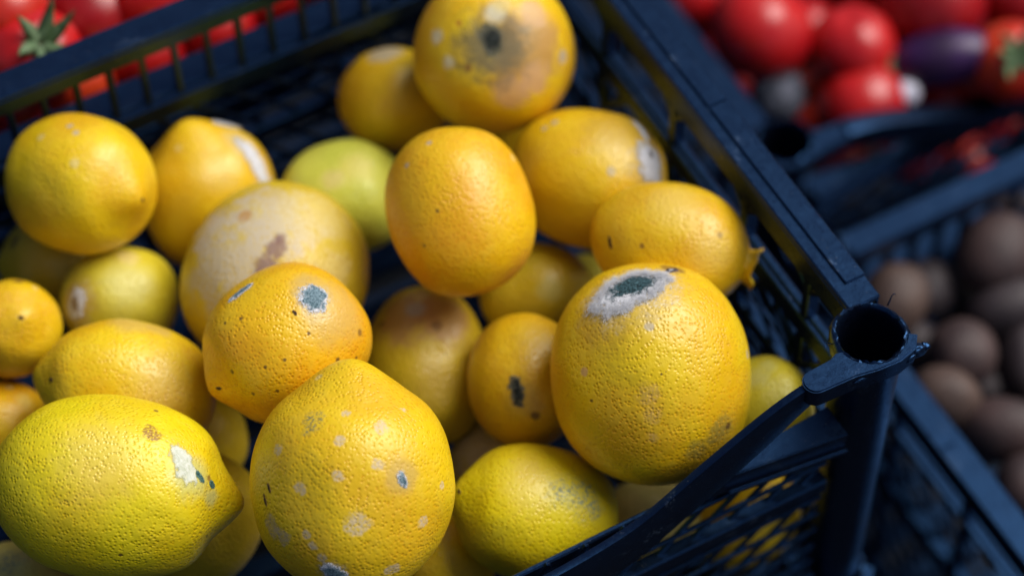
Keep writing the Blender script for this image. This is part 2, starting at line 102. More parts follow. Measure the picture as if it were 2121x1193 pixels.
  {'loc': (-0.0387, 0.1264, 0.0546), 'ax': (0.2077, -0.9727, -0.103), 'xx': (0.9769, 0.2009, 0.0728), 'a': 0.0171, 'b': 0.0188, 'col': 'greenish', 'label': 'small bright bit of lemon in the gap left of the torn-tip lemon', 'lump': 0.018, 'nip': (0.05, 0.3), 'neck': (0.02, 0.35), 'hi': 0, 'wr': 0.0, 'dust': 0.24, 'spots': [], 'patches': [], 'dents': []},
]
TOMATOES_RIGHT = [((0.1208, 0.3026, -0.02), 0.0184), ((0.1291, 0.2581, -0.005), 0.0242), ((0.1637, 0.2336, -0.012), 0.0197), ((0.1473, 0.2386, -0.03), 0.0113), ((0.1562, 0.2114, -0.028), 0.0215), ((0.2089, 0.2352, -0.01), 0.0249), ((0.2219, 0.1887, -0.012), 0.0189), ((0.1999, 0.2045, -0.046), 0.0155), ((0.1343, 0.2799, -0.07), 0.0165), ((0.2589, 0.231, -0.03), 0.0208), ((0.2096, 0.2734, -0.03), 0.0209), ((0.1892, 0.2987, -0.05), 0.019), ((0.2193, 0.2575, -0.08), 0.0179), ((0.1602, 0.2449, -0.08), 0.0155), ((0.1602, 0.3373, -0.05), 0.0215), ((0.2487, 0.2101, -0.1), 0.0139), ((0.1579, 0.2214, -0.085), 0.014), ((0.1885, 0.2127, -0.085), 0.0145), ((0.215, 0.1989, -0.09), 0.0141), ((0.1658, 0.2726, -0.045), 0.0175), ((0.1292, 0.291, -0.055), 0.0176), ((0.1369, 0.2482, -0.075), 0.0128), ((0.2133, 0.2044, -0.035), 0.0141), ((0.2428, 0.2357, -0.05), 0.0187)]
TOMATOES_LEFT = [((-0.199, 0.2921, 0.13), 0.0168), ((-0.2015, 0.3117, 0.14), 0.0153), ((-0.1664, 0.3146, 0.115), 0.0187), ((-0.1399, 0.3049, 0.12), 0.0187), ((-0.1117, 0.3117, 0.11), 0.018), ((-0.0928, 0.3021, 0.1), 0.0161), ((-0.2173, 0.3072, 0.12), 0.0164), ((-0.072, 0.3016, 0.11), 0.0161), ((-0.1833, 0.2958, 0.1), 0.0157), ((-0.1529, 0.2964, 0.1), 0.0169), ((-0.1213, 0.2937, 0.1), 0.016), ((-0.2133, 0.2952, 0.1), 0.0156), ((-0.085, 0.307, 0.085), 0.0123)]
POTATOES = [((0.1076, 0.1121, -0.03), 0.017), ((0.1335, 0.119, -0.045), 0.013), ((0.1223, 0.0791, -0.04), 0.0153), ((0.1634, 0.1126, -0.03), 0.0162), ((0.1567, 0.0921, -0.045), 0.0162), ((0.104, 0.0617, -0.04), 0.0142), ((0.1171, 0.0394, -0.045), 0.0157), ((0.1516, 0.0714, -0.055), 0.015), ((0.1131, 0.0129, -0.05), 0.0145), ((0.1914, 0.1346, -0.05), 0.0144), ((0.1176, 0.1021, -0.06), 0.0141), ((0.1344, 0.0725, -0.065), 0.0129), ((0.1453, 0.0402, -0.05), 0.0148), ((0.1518, 0.1154, -0.07), 0.0133), ((0.1127, 0.0539, -0.075), 0.0128), ((0.178, 0.0882, -0.04), 0.0162)]
EGGPLANT = ((0.1898, 0.2086, -0.012), 0.0129)
GREY_BALL = ((0.1274, 0.238, -0.03), 0.0135)
WHITE_BALL = ((0.1739, 0.2029, -0.02), 0.0067)

# ------------------------------------------------------------------ helpers
def setp(o, label=None, cat=None, group=None, kind=None):
    if label: o['label'] = label
    if cat: o['category'] = cat
    if group: o['group'] = group
    if kind: o['kind'] = kind
    return o

def link(name, data, parent=None, mat=None, mw=None):
    o = bpy.data.objects.new(name, data)
    COL.objects.link(o)
    if parent is not None: o.parent = parent
    if mw is not None: o.matrix_basis = mw
    if mat is not None and data is not None and len(data.materials) == 0: data.materials.append(mat)
    return o

def mesh_np(name, verts, faces, smooth=True):
    me = bpy.data.meshes.new(name)
    verts = np.asarray(verts, dtype=np.float32)
    faces = [tuple(f) for f in faces] if not isinstance(faces, np.ndarray) else faces
    if isinstance(faces, np.ndarray):
        me.vertices.add(len(verts)); me.vertices.foreach_set('co', verts.ravel())
        nf, k = faces.shape
        me.loops.add(nf * k); me.loops.foreach_set('vertex_index', faces.astype(np.int32).ravel())
        me.polygons.add(nf); me.polygons.foreach_set('loop_start', np.arange(0, nf * k, k, dtype=np.int32))
        me.polygons.foreach_set('loop_total', np.full(nf, k, dtype=np.int32))
    else:
        me.from_pydata([tuple(v) for v in verts.tolist()], [], faces)
    if smooth: me.polygons.foreach_set('use_smooth', np.ones(len(me.polygons), dtype=bool))
    me.update(calc_edges=True); me.validate()
    return me

def fib_dirs(n, seed):
    r = np.random.default_rng(seed); v = r.normal(size=(n, 3)); return v / np.linalg.norm(v, axis=1)[:, None], r.uniform(0, 6.283, n)

def wave(p, seed, freq, n=14):
    """smooth band-limited noise in [-1,1], p (N,3)"""
    d, ph = fib_dirs(n, seed); r = np.random.default_rng(seed + 99).uniform(.7, 1.3, n)
    return np.sin(p @ (d * (freq * r)[:, None]).T + ph).mean(axis=1) * 2.0

def vnoise(p, seed):
    """lattice value noise in [0,1], p (N,3)"""
    i = np.floor(p).astype(np.int64); f = p - i; f = f * f * (3 - 2 * f)
    def h(ix, iy, iz):
        v = (ix * 374761393 + iy * 668265263 + iz * 2147483647 + seed * 1274126177) & 0xffffffff
        v = ((v ^ (v >> 13)) * 1274126177) & 0xffffffff
        return ((v ^ (v >> 16)) & 0xffff) / 65535.0
    x, y, z = i[:, 0], i[:, 1], i[:, 2]; u, v, w = f[:, 0], f[:, 1], f[:, 2]
    l = lambda a, b, t: a + (b - a) * t
    return l(l(l(h(x, y, z), h(x+1, y, z), u), l(h(x, y+1, z), h(x+1, y+1, z), u), v),
             l(l(h(x, y, z+1), h(x+1, y, z+1), u), l(h(x, y+1, z+1), h(x+1, y+1, z+1), u), v), w)

# ------------------------------------------------------------------ node helpers
class NT:
    def __init__(self, name):
        self.m = bpy.data.materials.new(name); self.m.use_nodes = True
        self.t = self.m.node_tree; self.b = self.t.nodes['Principled BSDF']
        self.co = self.t.nodes.new('ShaderNodeTexCoord').outputs['Object']
    def n(self, typ, **kw):
        x = self.t.nodes.new(typ)
        for k, v in kw.items(): setattr(x, k, v)
        return x
    def l(self, a, b): self.t.links.new(a, b)
    def put(self, sock, v):
        if isinstance(v, bpy.types.NodeSocket): self.l(v, sock)
        else: sock.default_value = v
    def math(self, op, a, b=0.0, c=0.0, clamp=False):
        x = self.n('ShaderNodeMath', operation=op); x.use_clamp = clamp
        self.put(x.inputs[0], a); self.put(x.inputs[1], b)
        if op in ('MULTIPLY_ADD', 'SMOOTH_MIN', 'COMPARE'): self.put(x.inputs[2], c)
        return x.outputs[0]
    def rng(self, v, a, b, c=0.0, d=1.0, smooth=True):
        x = self.n('ShaderNodeMapRange'); x.interpolation_type = 'SMOOTHSTEP' if smooth else 'LINEAR'
        self.put(x.inputs[0], v)
        for k, q in zip((1, 2, 3, 4), (a, b, c, d)): self.put(x.inputs[k], q)
        return x.outputs[0]
    def mix(self, f, a, b):
        x = self.n('ShaderNodeMix', data_type='RGBA'); self.put(x.inputs[0], f)
        self.put(x.inputs[6], a if isinstance(a, bpy.types.NodeSocket) else (*a, 1)); self.put(x.inputs[7], b if isinstance(b, bpy.types.NodeSocket) else (*b, 1))
        return x.outputs[2]
    def noise(self, scale, detail=3, rough=.55, dist=0.0, off=0.0):
        x = self.n('ShaderNodeTexNoise'); x.inputs['Scale'].default_value = scale; x.inputs['Detail'].default_value = detail
        x.inputs['Roughness'].default_value = rough; x.inputs['Distortion'].default_value = dist
        v = self.co
        if off:
            a = self.n('ShaderNodeVectorMath', operation='ADD'); self.l(self.co, a.inputs[0]); a.inputs[1].default_value = (off, off * .7, -off * 1.3); v = a.outputs[0]
        self.l(v, x.inputs['Vector']); return x.outputs['Fac']
    def voro(self, scale, feature='F1', rand=1.0, out='Distance', off=0.0):
        x = self.n('ShaderNodeTexVoronoi'); x.feature = feature; x.inputs['Scale'].default_value = scale; x.inputs['Randomness'].default_value = rand
        v = self.co
        if off:
            a = self.n('ShaderNodeVectorMath', operation='ADD'); self.l(self.co, a.inputs[0]); a.inputs[1].default_value = (off, -off, off * .5); v = a.outputs[0]
        self.l(v, x.inputs['Vector']); return x.outputs[out]
    def dist(self, c):
        x = self.n('ShaderNodeVectorMath', operation='DISTANCE'); self.l(self.co, x.inputs[0]); x.inputs[1].default_value = c; return x.outputs['Value']
    def bump(self, h, strength, dist, prev=None):
        x = self.n('ShaderNodeBump'); self.put(x.inputs['Strength'], strength); x.inputs['Distance'].default_value = dist; self.l(h, x.inputs['Height'])
        if prev is not None: self.l(prev, x.inputs['Normal'])
        return x.outputs[0]
    def attr(self, name):
        x = self.n('ShaderNodeAttribute'); x.attribute_name = name; return x.outputs['Fac']
    def done(self, color, rough, normal=None, **kw):
        b = self.b; self.put(b.inputs['Base Color'], color if isinstance(color, bpy.types.NodeSocket) else (*color, 1)); self.put(b.inputs['Roughness'], rough)
        if normal is not None: self.l(normal, b.inputs['Normal'])
        for k, v in kw.items(): self.put(b.inputs[k.replace('_', ' ')], v)
        return self.m

# ------------------------------------------------------------------ materials
def plastic_material(name='black_plastic'):
    t = NT(name)
    a = t.noise(60, 4, .6); fine = t.noise(900, 3, .7); scr = t.noise(260, 5, .75, 1.5, off=.3)
    c = t.mix(t.rng(a, .3, .75), (.0018, .0028, .0070), (.0028, .0044, .0110))
    c = t.mix(t.rng(scr, .60, .80, 0, .25), c, (.008, .020, .050))
    # pale rub marks, dust grains
    rub = t.math('MULTIPLY', t.rng(t.noise(34, 3, .6, 2.0, off=.9), .60, .70), t.rng(fine, .50, .64))
    c = t.mix(t.math('MULTIPLY', rub, .45), c, (.10, .13, .18))
    speck = t.rng(t.voro(520, off=.2), .0, .10, 1, 0); sel = t.rng(t.noise(90, 2, off=1.3), .50, .58)
    c = t.mix(t.math('MULTIPLY', t.math('MULTIPLY', speck, sel), .75), c, (.34, .38, .42))
    r = t.math('ADD', t.rng(scr, .3, .75, .26, .42), t.math('MULTIPLY', rub, .2))
    nb = t.bump(fine, .22, .0002); nb = t.bump(a, .25, .0008, nb)
    return t.done(c, r, nb, IOR=1.55, Specular_IOR_Level=.95, Specular_Tint=(.12, .40, 1.0, 1))  # blue tint puts the sky's reflection into the plastic itself
PLASTIC = plastic_material()

LCOL = {  # two skin tones that one fruit drifts between
 'lemon':   ((.80, .54, .003), (.74, .38, .002)),
 'yellow':  ((.80, .64, .003), (.78, .53, .003)),
 'amber':   ((.76, .49, .003), (.66, .34, .002)),
 'orange':  ((.82, .49, .002), (.76, .33, .002)),
 'orangey': ((.80, .53, .004), (.74, .40, .004)),
 'green':   ((.66, .64, .080), (.54, .56, .050)),
 'greenish':((.66, .55, .030), (.60, .46, .012)),
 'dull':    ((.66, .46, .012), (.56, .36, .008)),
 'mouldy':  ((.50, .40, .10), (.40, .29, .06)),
}
SPOT = {  # colour, strength, edge softness (fraction of r), edge noise amp, speckled, roughness gain
 'grey': ((.42, .37, .30), .75, .5, .5, 0, .2), 'pale': ((.70, .55, .20), .65, .7, .7, 0, .15), 'painted_sheen': ((.76, .58, .14), .42, 1.0, .7, 0, .0),  # sheen spots paint pale highlights into the skin colour
 'dust': ((.56, .47, .33), .85, .8, 1.3, 2, .25), 'dustpale': ((.70, .56, .20), .60, .9, .9, 2, .2), 'plum': ((.20, .10, .09), .80, .7, .8, 0, .1),
 'olive': ((.44, .28, .03), .60, 1.0, .5, 0, .05), 'palegreen': ((.58, .54, .16), .60, .9, .6, 0, .1), 'brown': ((.22, .10, .02), .8, .6, .6, 0, .1),
 'dark': ((.11, .055, .015), .85, .7, .6, 0, .1), 'tan': ((.46, .24, .075), .82, .6, .6, 0, .1), 'tanpale': ((.60, .40, .10), .65, .7, .5, 0, .05),
 'pinktan': ((.62, .36, .16), .80, .5, .7, 0, .1), 'greyolive': ((.13, .11, .055), .85, .9, .7, 0, .1), 'white': ((.70, .66, .48), .75, .8, .6, 0, .1),
 'red': ((.40, .09, .02), .8, .6, .3, 0, 0.), 'greenfaint': ((.16, .16, .05), .55, .9, .9, 2, .1), 'greenspot': ((.10, .14, .10), .85, 1., 1.0, 3, .1), 'bruise': ((.50, .33, .06), .45, 1., .8, 0, .0), 'halo': ((.66, .62, .52), .80, 1., 1.0, 3, .2), 'tansoft': ((.55, .34, .10), .60, .9, 1.0, 1, .1),
 'greenstain': ((.17, .24, .19), .85, 1., 1.2, 3, .15), 'teal': ((.05, .16, .14), .8, .5, .6, 0, .1), 'tealfaint': ((.46, .50, .22), .6, .9, .6, 0, .0),
 'brownscab': ((.30, .12, .02), .9, .5, 1.1, 1, .1), 'scab': ((.62, .50, .34), .80, .45, .9, 1, .2), 'scabtan': ((.55, .40, .22), .80, .4, .8, 1, .2),
}
def lemon_material(e, k, pts):
    t = NT('lemon_skin_%s' % e['col'])
    off = 0.37 * k + .1
    c1, c2 = LCOL[e['col']]
    big = t.noise(42, 2, .5, off=off); med = t.noise(170, 4, .62, .6, off=off); fine = t.noise(800, 3, .65, off=off); peb = t.noise(430, 2, .5, off=off)
    c = t.mix(t.rng(big, .30, .70), c1, c2)
    c = t.mix(t.rng(med, .50, .80, 0, e['dust']), c, tuple(min(.85, v * .8 + w) for v, w in zip(c1, (.16, .17, .06))))
    pore_d = t.voro(700, 'F1', 1.0, off=off)
    pore = t.rng(pore_d, .04, .56, 0, 1); rough_area = t.rng(t.noise(60, 2, .5, off=off + 5), .3, .7, .55, 1.15)
    c = t.mix(t.rng(pore_d, .10, .60, 0, .28), c, tuple(min(.9, v * .95 + w) for v, w in zip(c1, (.06, .10, .02))))
    c = t.mix(t.rng(pore_d, .0, .34, .55, 0), c, tuple(v * w for v, w in zip(c2, (.92, .74, .6))))
    # sparse dark pin-prick specks
    sp = t.rng(t.voro(210, off=off * 2), .03, .075, 1, 0); sel = t.rng(t.noise(55, 1, off=off + 3), .54, .60)
    c = t.mix(t.math('MULTIPLY', t.math('MULTIPLY', sp, sel), .75), c, (.16, .08, .02))
    rough = t.rng(med, .3, .7, .29, .44); bumpk = None
    nz = t.noise(310, 4, .65, off=off + 1)
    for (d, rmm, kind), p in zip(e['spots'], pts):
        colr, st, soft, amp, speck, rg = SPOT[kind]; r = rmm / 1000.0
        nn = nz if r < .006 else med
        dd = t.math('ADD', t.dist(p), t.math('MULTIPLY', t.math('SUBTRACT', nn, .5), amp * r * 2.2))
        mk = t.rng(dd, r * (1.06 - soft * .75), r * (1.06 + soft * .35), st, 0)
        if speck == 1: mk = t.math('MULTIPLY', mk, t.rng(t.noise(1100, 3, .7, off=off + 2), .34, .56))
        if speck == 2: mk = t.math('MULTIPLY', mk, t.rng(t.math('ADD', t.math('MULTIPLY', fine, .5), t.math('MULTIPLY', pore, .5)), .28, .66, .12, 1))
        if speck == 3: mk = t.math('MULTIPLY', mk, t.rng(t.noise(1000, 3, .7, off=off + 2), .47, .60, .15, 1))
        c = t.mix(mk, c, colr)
        if rg > .05: rough = t.math('ADD', rough, t.math('MULTIPLY', mk, rg), clamp=True)
        if kind in ('tan', 'tanpale', 'pinktan', 'scab', 'scabtan', 'dust'):
            bumpk = mk if bumpk is None else t.math('MAXIMUM', bumpk, mk)
    strength = t.math('MULTIPLY', rough_area, .46 if bumpk is None else t.math('MULTIPLY_ADD', bumpk, -.32, .46))
    nb = t.bump(pore, strength, .00050)
    nb = t.bump(peb, .26, .0006, nb)
    nb = t.bump(med, .20, .0013, nb)
    nb = t.bump(fine, .20, .0002, nb)
    return t.done(c, rough, nb, Specular_IOR_Level=.62, Specular_Tint=(.95, .98, .88, 1))

def patch_material(kind):
    t = NT(kind + '_mould')
    rad = t.attr('rad'); n1 = t.noise(420, 5, .7, .8); n2 = t.noise(1500, 3, .75); n3 = t.noise(2600, 2, .7)
    rr = t.math('ADD', rad, t.math('MULTIPLY', t.math('SUBTRACT', n1, .5), 1.25))
    white = t.mix(t.rng(n2, .35, .65), (.50, .51, .56), (.88, .88, .91))
    if kind == 'bluemould':
        rr = t.math('ADD', rr, t.math('MULTIPLY', t.math('SUBTRACT', t.noise(170, 3, .6, .5), .5), 1.1))
        core = t.mix(t.rng(n2, .36, .62), (.004, .009, .010), (.055, .12, .14)); core = t.mix(t.rng(n1, .54, .68, 0, .8), core, (.16, .29, .34))
        c = t.mix(t.rng(rr, .52, .86), core, white)
    elif kind == 'bluegrey':
        core = t.mix(t.rng(n2, .36, .62), (.04, .09, .11), (.26, .37, .43)); c = t.mix(t.rng(rr, .5, .9), core, white); c = t.mix(t.rng(rr, .92, 1.08), c, (.45, .32, .12))
    elif kind == 'ring':
        c = t.mix(t.rng(rr, .35, .62), (.30, .22, .12), white); c = t.mix(t.rng(rr, .9, 1.1), c, (.44, .34, .12))
    elif kind == 'dark':
        c = t.mix(t.rng(rr, .3, .95), (.010, .014, .012), (.14, .13, .08)); c = t.mix(t.rng(n2, .55, .68, 0, .6), c, (.32, .36, .34))
    elif kind == 'peel':
        c = t.mix(t.rng(n1, .3, .7), (.46, .50, .36), (.74, .76, .68)); c = t.mix(t.rng(rr, .6, 1.1), c, (.62, .56, .12))
    elif kind == 'teal':
        c = t.mix(t.rng(n2, .35, .65), (.015, .05, .045), (.10, .22, .20)); c = t.mix(t.rng(rr, .7, 1.05), c, (.40, .42, .20))
    elif kind == 'scar':
        c = t.mix(t.rng(rr, .3, 1.0), (.022, .014, .010), (.17, .09, .03))
    elif kind == 'plumscar':
        c = t.mix(t.rng(rr, .3, 1.1), (.018, .008, .010), (.22, .10, .03))
    elif kind == 'slit':
        c = t.mix(t.rng(rr, .15, .55), (.50, .50, .52), (.04, .035, .04)); c = t.mix(t.rng(rr, .7, 1.1), c, (.25, .16, .10))
    else:
        c = t.mix(t.rng(rr, .80, 1.08), white, (.60, .48, .20))
    nb = t.bump(n2, .8, .0008) if kind not in ('peel', 'scar', 'slit', 'plumscar') else t.bump(n1, .3, .0005)
    kw = {}
    if kind not in ('scar', 'plumscar', 'slit'):
        cov = t.math('ADD', t.attr('edge'), t.math('MULTIPLY', t.math('SUBTRACT', n2, .5), 2.0 if kind != 'peel' else .7)); cov = t.math('ADD', cov, t.math('MULTIPLY', t.math('SUBTRACT', n1, .5), .7))
        kw['Alpha'] = t.rng(cov, -.02, .30 if kind != 'peel' else .55)
    return t.done(c, .9 if kind not in ('peel',) else .42, nb, Specular_IOR_Level=.25, **kw)
PM = {}
t = NT('mould_fibre'); FIBRE = t.done((.75, .76, .80), .9)

# ------------------------------------------------------------------ lemons
def lemon_surface(e, k):
    a, b = e['a'], e['b']; hn, wn_ = e['nip']; hk, wk = e['neck']; dents = [(np.array(d), w, dp) for d, w, dp in e['dents']]
    def S(d):
        th = np.arccos(np.clip(d[:, 2], -1, 1))
        p = d * np.array([a, a, b])
        # slightly fuller shoulders than an ellipsoid
        s2 = np.sin(th) ** 2
        p = p * (1 + .035 * np.sin(2 * th)[:, None] ** 2)
        p[:, 2] += b * hn * np.exp(-(th / wn_) ** 2) - b * hk * np.exp(-((math.pi - th) / wk) ** 2)
        # a shallow collar round the tip
        p *= (1 - .2 * hn * np.exp(-((th - wn_ * 1.9) / (wn_ * .7)) ** 2))[:, None]
        f = 1 + 2.4 * e['lump'] * wave(d, 11 + k, 2.8) + 1.5 * e['lump'] * wave(d, 57 + k, 5.5) + .7 * e['lump'] * wave(d, 177 + k, 10.5, 20) + (.0014 + e['wr'] * .8) * wave(d, 91 + k, 22.0, 24) + .0007 * wave(d, 131 + k, 48.0, 30)
        for dd, w, dp in dents:
            ang = np.arccos(np.clip(d @ dd, -1, 1)); f = f - dp * np.exp(-(ang / w) ** 2)
        return p * f[:, None]
    return S

def sphere_dirs(nu, nv):
    th = np.linspace(0, math.pi, nv + 1)[1:-1]; ph = np.linspace(0, 2 * math.pi, nu, endpoint=False)
    T, P = np.meshgrid(th, ph, indexing='ij')
    d = np.stack([np.sin(T) * np.cos(P), np.sin(T) * np.sin(P), np.cos(T)], -1).reshape(-1, 3)
    d = np.vstack([d, [[0, 0, 1]], [[0, 0, -1]]])
    f = []
    i = np.arange(nv - 2)[:, None] * nu; j = np.arange(nu)[None, :]; j2 = (j + 1) % nu
    q = np.stack([i + j, i + nu + j, i + nu + j2, i + j2], -1).reshape(-1, 4)
    n = len(d); top, bot = n - 2, n - 1; last = (nv - 2) * nu
    tr = [(top, int(x), int((x + 1) % nu)) for x in range(nu)] + [(bot, last + (x + 1) % nu, last + x) for x in range(nu)]
    return d, q, tr
SPH = {1: sphere_dirs(176, 112), 0: sphere_dirs(80, 52), 2: sphere_dirs(48, 32)}

def sphere_mesh(name, key, fn):
    d, q, tr = SPH[key]; p = fn(d)
    faces = [tuple(x) for x in q.tolist()] + tr
    return mesh_np(name, p, faces)

def patch_mesh(name, S, d0, t0, rx, ry, h, seed, kind):
    d0 = np.array(d0); t0 = np.array(t0); s0 = S(d0[None])[0]; R0 = np.linalg.norm(s0)
    t0 = t0 - d0 * (t0 @ d0); t0 /= np.linalg.norm(t0); b0 = np.cross(d0, t0)
    nr, na = (44, 120) if rx > 4 else (20, 56)
    rho = np.linspace(0, 1.35, nr + 1)[1:]; an = np.linspace(0, 2 * math.pi, na, endpoint=False)
    RR, AA = np.meshgrid(rho, an, indexing='ij'); RR = RR.ravel(); AA = AA.ravel()
    RR = np.append(RR, 0.0); AA = np.append(AA, 0.0)
    gr = 1.3 if kind not in ('scar', 'plumscar', 'slit') else 1.1
    u = RR * np.cos(AA) * rx * gr / 1000; v = RR * np.sin(AA) * ry * gr / 1000
    def dirs(u, v):
        d = d0 + (u[:, None] * t0 + v[:, None] * b0) / R0; return d / np.linalg.norm(d, axis=1)[:, None]
    D = dirs(u, v); P = S(D); ee = 2e-4
    N = np.cross(S(dirs(u + ee, v)) - P, S(dirs(u, v + ee)) - P); N /= np.linalg.norm(N, axis=1)[:, None]
    N *= np.sign((N * D).sum(1))[:, None]
    q = P * 1000 * max(1.0, 6.0 / max(rx, .8))
    nz = vnoise(q * .45, seed) * .55 + vnoise(q * 1.1, seed + 1) * .3 + vnoise(q * 2.6, seed + 2) * .15
    shape = 1 - RR ** 2 + (nz - .5) * 1.5 * np.clip(RR * 1.4, 0, 1)
    hh = np.where(shape > 0, 1 - np.exp(-4 * shape), shape * 1.5)
    grain = (vnoise(q * 4.5, seed + 5) - .5) * .5 + (vnoise(q * 9, seed + 6) - .5) * .3
    off = h * .0006 * hh + np.where(shape > 0, grain * .0005 * h, 0) * (kind in ('bluemould', 'white', 'bluegrey', 'ring', 'dark'))
    if kind == 'bluemould': off -= .0012 * np.exp(-(RR / .5) ** 2) * .4
    if kind in ('scar', 'plumscar', 'slit'): off = np.maximum(off, -.0002)
    else: off = np.maximum(off, .00008)
    V = P + N * np.clip(off, -.0007, .003)[:, None]
    i = np.arange(nr - 1)[:, None] * na; j = np.arange(na)[None, :]; j2 = (j + 1) % na
    f = np.stack([i + j, i + na + j, i + na + j2, i + j2], -1).reshape(-1, 4)
    c = len(V) - 1
    tri = [(c, int(x), int((x + 1) % na)) for x in range(na)]
    me = mesh_np(name, V, [tuple(x) for x in f.tolist()] + tri)
    at = me.attributes.new('rad', 'FLOAT', 'POINT'); rad = np.clip(1 - shape, 0, 1.6) ** .5
    if kind == 'bluemould': rad = np.hypot(RR * np.cos(AA) - .18, (RR * np.sin(AA) - .12) * 1.1)
    at.data.foreach_set('value', rad.astype(np.float32))
    at = me.attributes.new('edge', 'FLOAT', 'POINT'); at.data.foreach_set('value', (shape * .9).astype(np.float32))
    return me, V, N, shape, RR

def fibre_mesh(V, N, shape, RR, n, seed, length):
    r = np.random.default_rng(seed); w = np.where(shape > -.12, np.exp(-((RR - .95) / .2) ** 2), 0); w /= w.sum()
    idx = r.choice(len(V), n, p=w); vv = []; ff = []
    for q in idx:
        p = V[q]; nn = N[q]; t1 = np.cross(nn, r.normal(size=3)); t1 /= np.linalg.norm(t1)
        L = length * r.uniform(.4, 1.3); wd = np.cross(t1, nn) * 4.2e-5; base = len(vv)
        for s in (0, .5, 1):
            c = p + t1 * L * s + nn * (L * .55 * math.sin(s * 2.4) + 1e-4); q2 = wd * (1 - .6 * s)
            vv += [c - q2, c + q2, c + nn * 5e-5 * (1 - .6 * s)]
        for s in (0, 3):
            for m_ in range(3):
                m2 = (m_ + 1) % 3; ff.append((base + s + m_, base + s + m2, base + s + 3 + m2, base + s + 3 + m_))
    return mesh_np('fibres', vv, ff)

PART_NAME = {'scar': 'stem_scar', 'plumscar': 'stem_scar', 'slit': 'stem_scar', 'peel': 'peeled_patch'}
def build_lemon(e, k):
    S = lemon_surface(e, k)
    for d, tdir, rx, ry, kind, h in e['patches']:
        if kind in ('bluemould', 'white', 'bluegrey', 'ring'):
            for u in ((-.55, 0., .55) if rx > 1.5 * ry else (0.,)):
                dd = np.array(d) + np.array(tdir) * u * rx / 1000 / e['a']; dd /= np.linalg.norm(dd)
                e['spots'] = e['spots'] + [(tuple(dd), ry * 1.75, 'bruise'), (tuple(dd), ry * 1.45, 'halo')]
    pts = [S(np.array([d]))[0].tolist() for d, r, kd in e['spots']]
    mat = lemon_material(e, k, pts)
    z = Vector(e['ax']).normalized(); x = Vector(e['xx']); x = (x - z * x.dot(z)).normalized(); y = z.cross(x)
    mw = Matrix.Translation(e['loc']) @ Matrix((x, y, z)).transposed().to_4x4()
    o = link('lemon', sphere_mesh('lemon', e['hi'], S), None, mat, mw)
    setp(o, e['label'], 'lemon', 'lemons in the crate')
    for q, (d, tdir, rx, ry, kind, h) in enumerate(e['patches']):
        if kind not in PM: PM[kind] = patch_material(kind)
        me, V, N, sh, RR = patch_mesh('patch', S, d, tdir, rx, ry, h, 7 * k + q, kind)
        po = link(PART_NAME.get(kind, 'mould_patch'), me, o, PM[kind])
        if kind == 'bluemould':
            po['label'] = 'fuzzy white mould ring round a dark blue-green centre'
            fo = link('mould_fibres', fibre_mesh(V, N, sh, RR, 3600, 5, .0019), po, FIBRE); fo['kind'] = 'stuff'
        elif kind == 'white' and rx > 5:
            fo = link('mould_fibres', fibre_mesh(V, N, sh, RR, 500, 6, .001), po, FIBRE); fo['kind'] = 'stuff'
        elif kind == 'peel': po['label'] = 'white membrane where the peel is torn away'
    return o, S, mat

def torn_tip(parent, e, mat, S):
    tip = S(np.array([[0, 0, 1.0]]))[0]; nu, nv = 40, 7; vv = []; ff = []
    for layer, dr in ((0, 0.0), (1, -.0012)):
        for j in range(nv):
            s = j / (nv - 1)
            for i in range(nu):
                a = 2 * math.pi * i / nu; tear = .6 + .4 * math.sin(2 * a + 1) + .25 * math.sin(5 * a) + .15 * math.sin(9 * a + 2)
                r = .0070 - .0012 * math.sin(s * 2.6) + .0018 * s * s + dr + .0004 * math.sin(7 * a + 3 * s); zz = tip[2] - .0040 + s * (.0045 + .0022 * tear)
                vv.append((r * math.cos(a), r * math.sin(a), zz))
    n0 = nu * nv
    for j in range(nv - 1):
        for i in range(nu):
            i2 = (i + 1) % nu; ff.append((j*nu+i, j*nu+i2, (j+1)*nu+i2, (j+1)*nu+i)); ff.append((n0+j*nu+i2, n0+j*nu+i, n0+(j+1)*nu+i, n0+(j+1)*nu+i2))
    t_ = (nv - 1) * nu
    for i in range(nu):
        i2 = (i + 1) % nu; ff.append((t_+i, t_+i2, n0+t_+i2, n0+t_+i))
    o = link('torn_tip', mesh_np('torn_tip', vv, ff), parent, mat); o['label'] = 'ragged torn yellow skin at the tip'

# ------------------------------------------------------------------ crates
BOX = {}
def box_mesh(dx, dy, dz, c):
    key = (round(dx, 4), round(dy, 4), round(dz, 4))
    if key in BOX: return BOX[key]
    c = min(c, dx * .3, dy * .3, dz * .3); h = np.array([dx, dy, dz]) / 2
    vs = []; idx = {}
    for sx in (-1, 1):
        for sy in (-1, 1):
            for sz in (-1, 1):
                for ax in range(3):
                    v = np.array([sx, sy, sz]) * (h - c); v[ax] = (sx, sy, sz)[ax] * h[ax]; idx[(sx, sy, sz, ax)] = len(vs); vs.append(v)
    hull = bmesh.new()
    for v in vs: hull.verts.new(v)
    bmesh.ops.convex_hull(hull, input=hull.verts[:]); bmesh.ops.dissolve_limit(hull, angle_limit=.02, verts=hull.verts[:], edges=hull.edges[:])
    me = bpy.data.meshes.new('bar'); hull.to_mesh(me); hull.free(); me.materials.append(PLASTIC)
    BOX[key] = me; return me

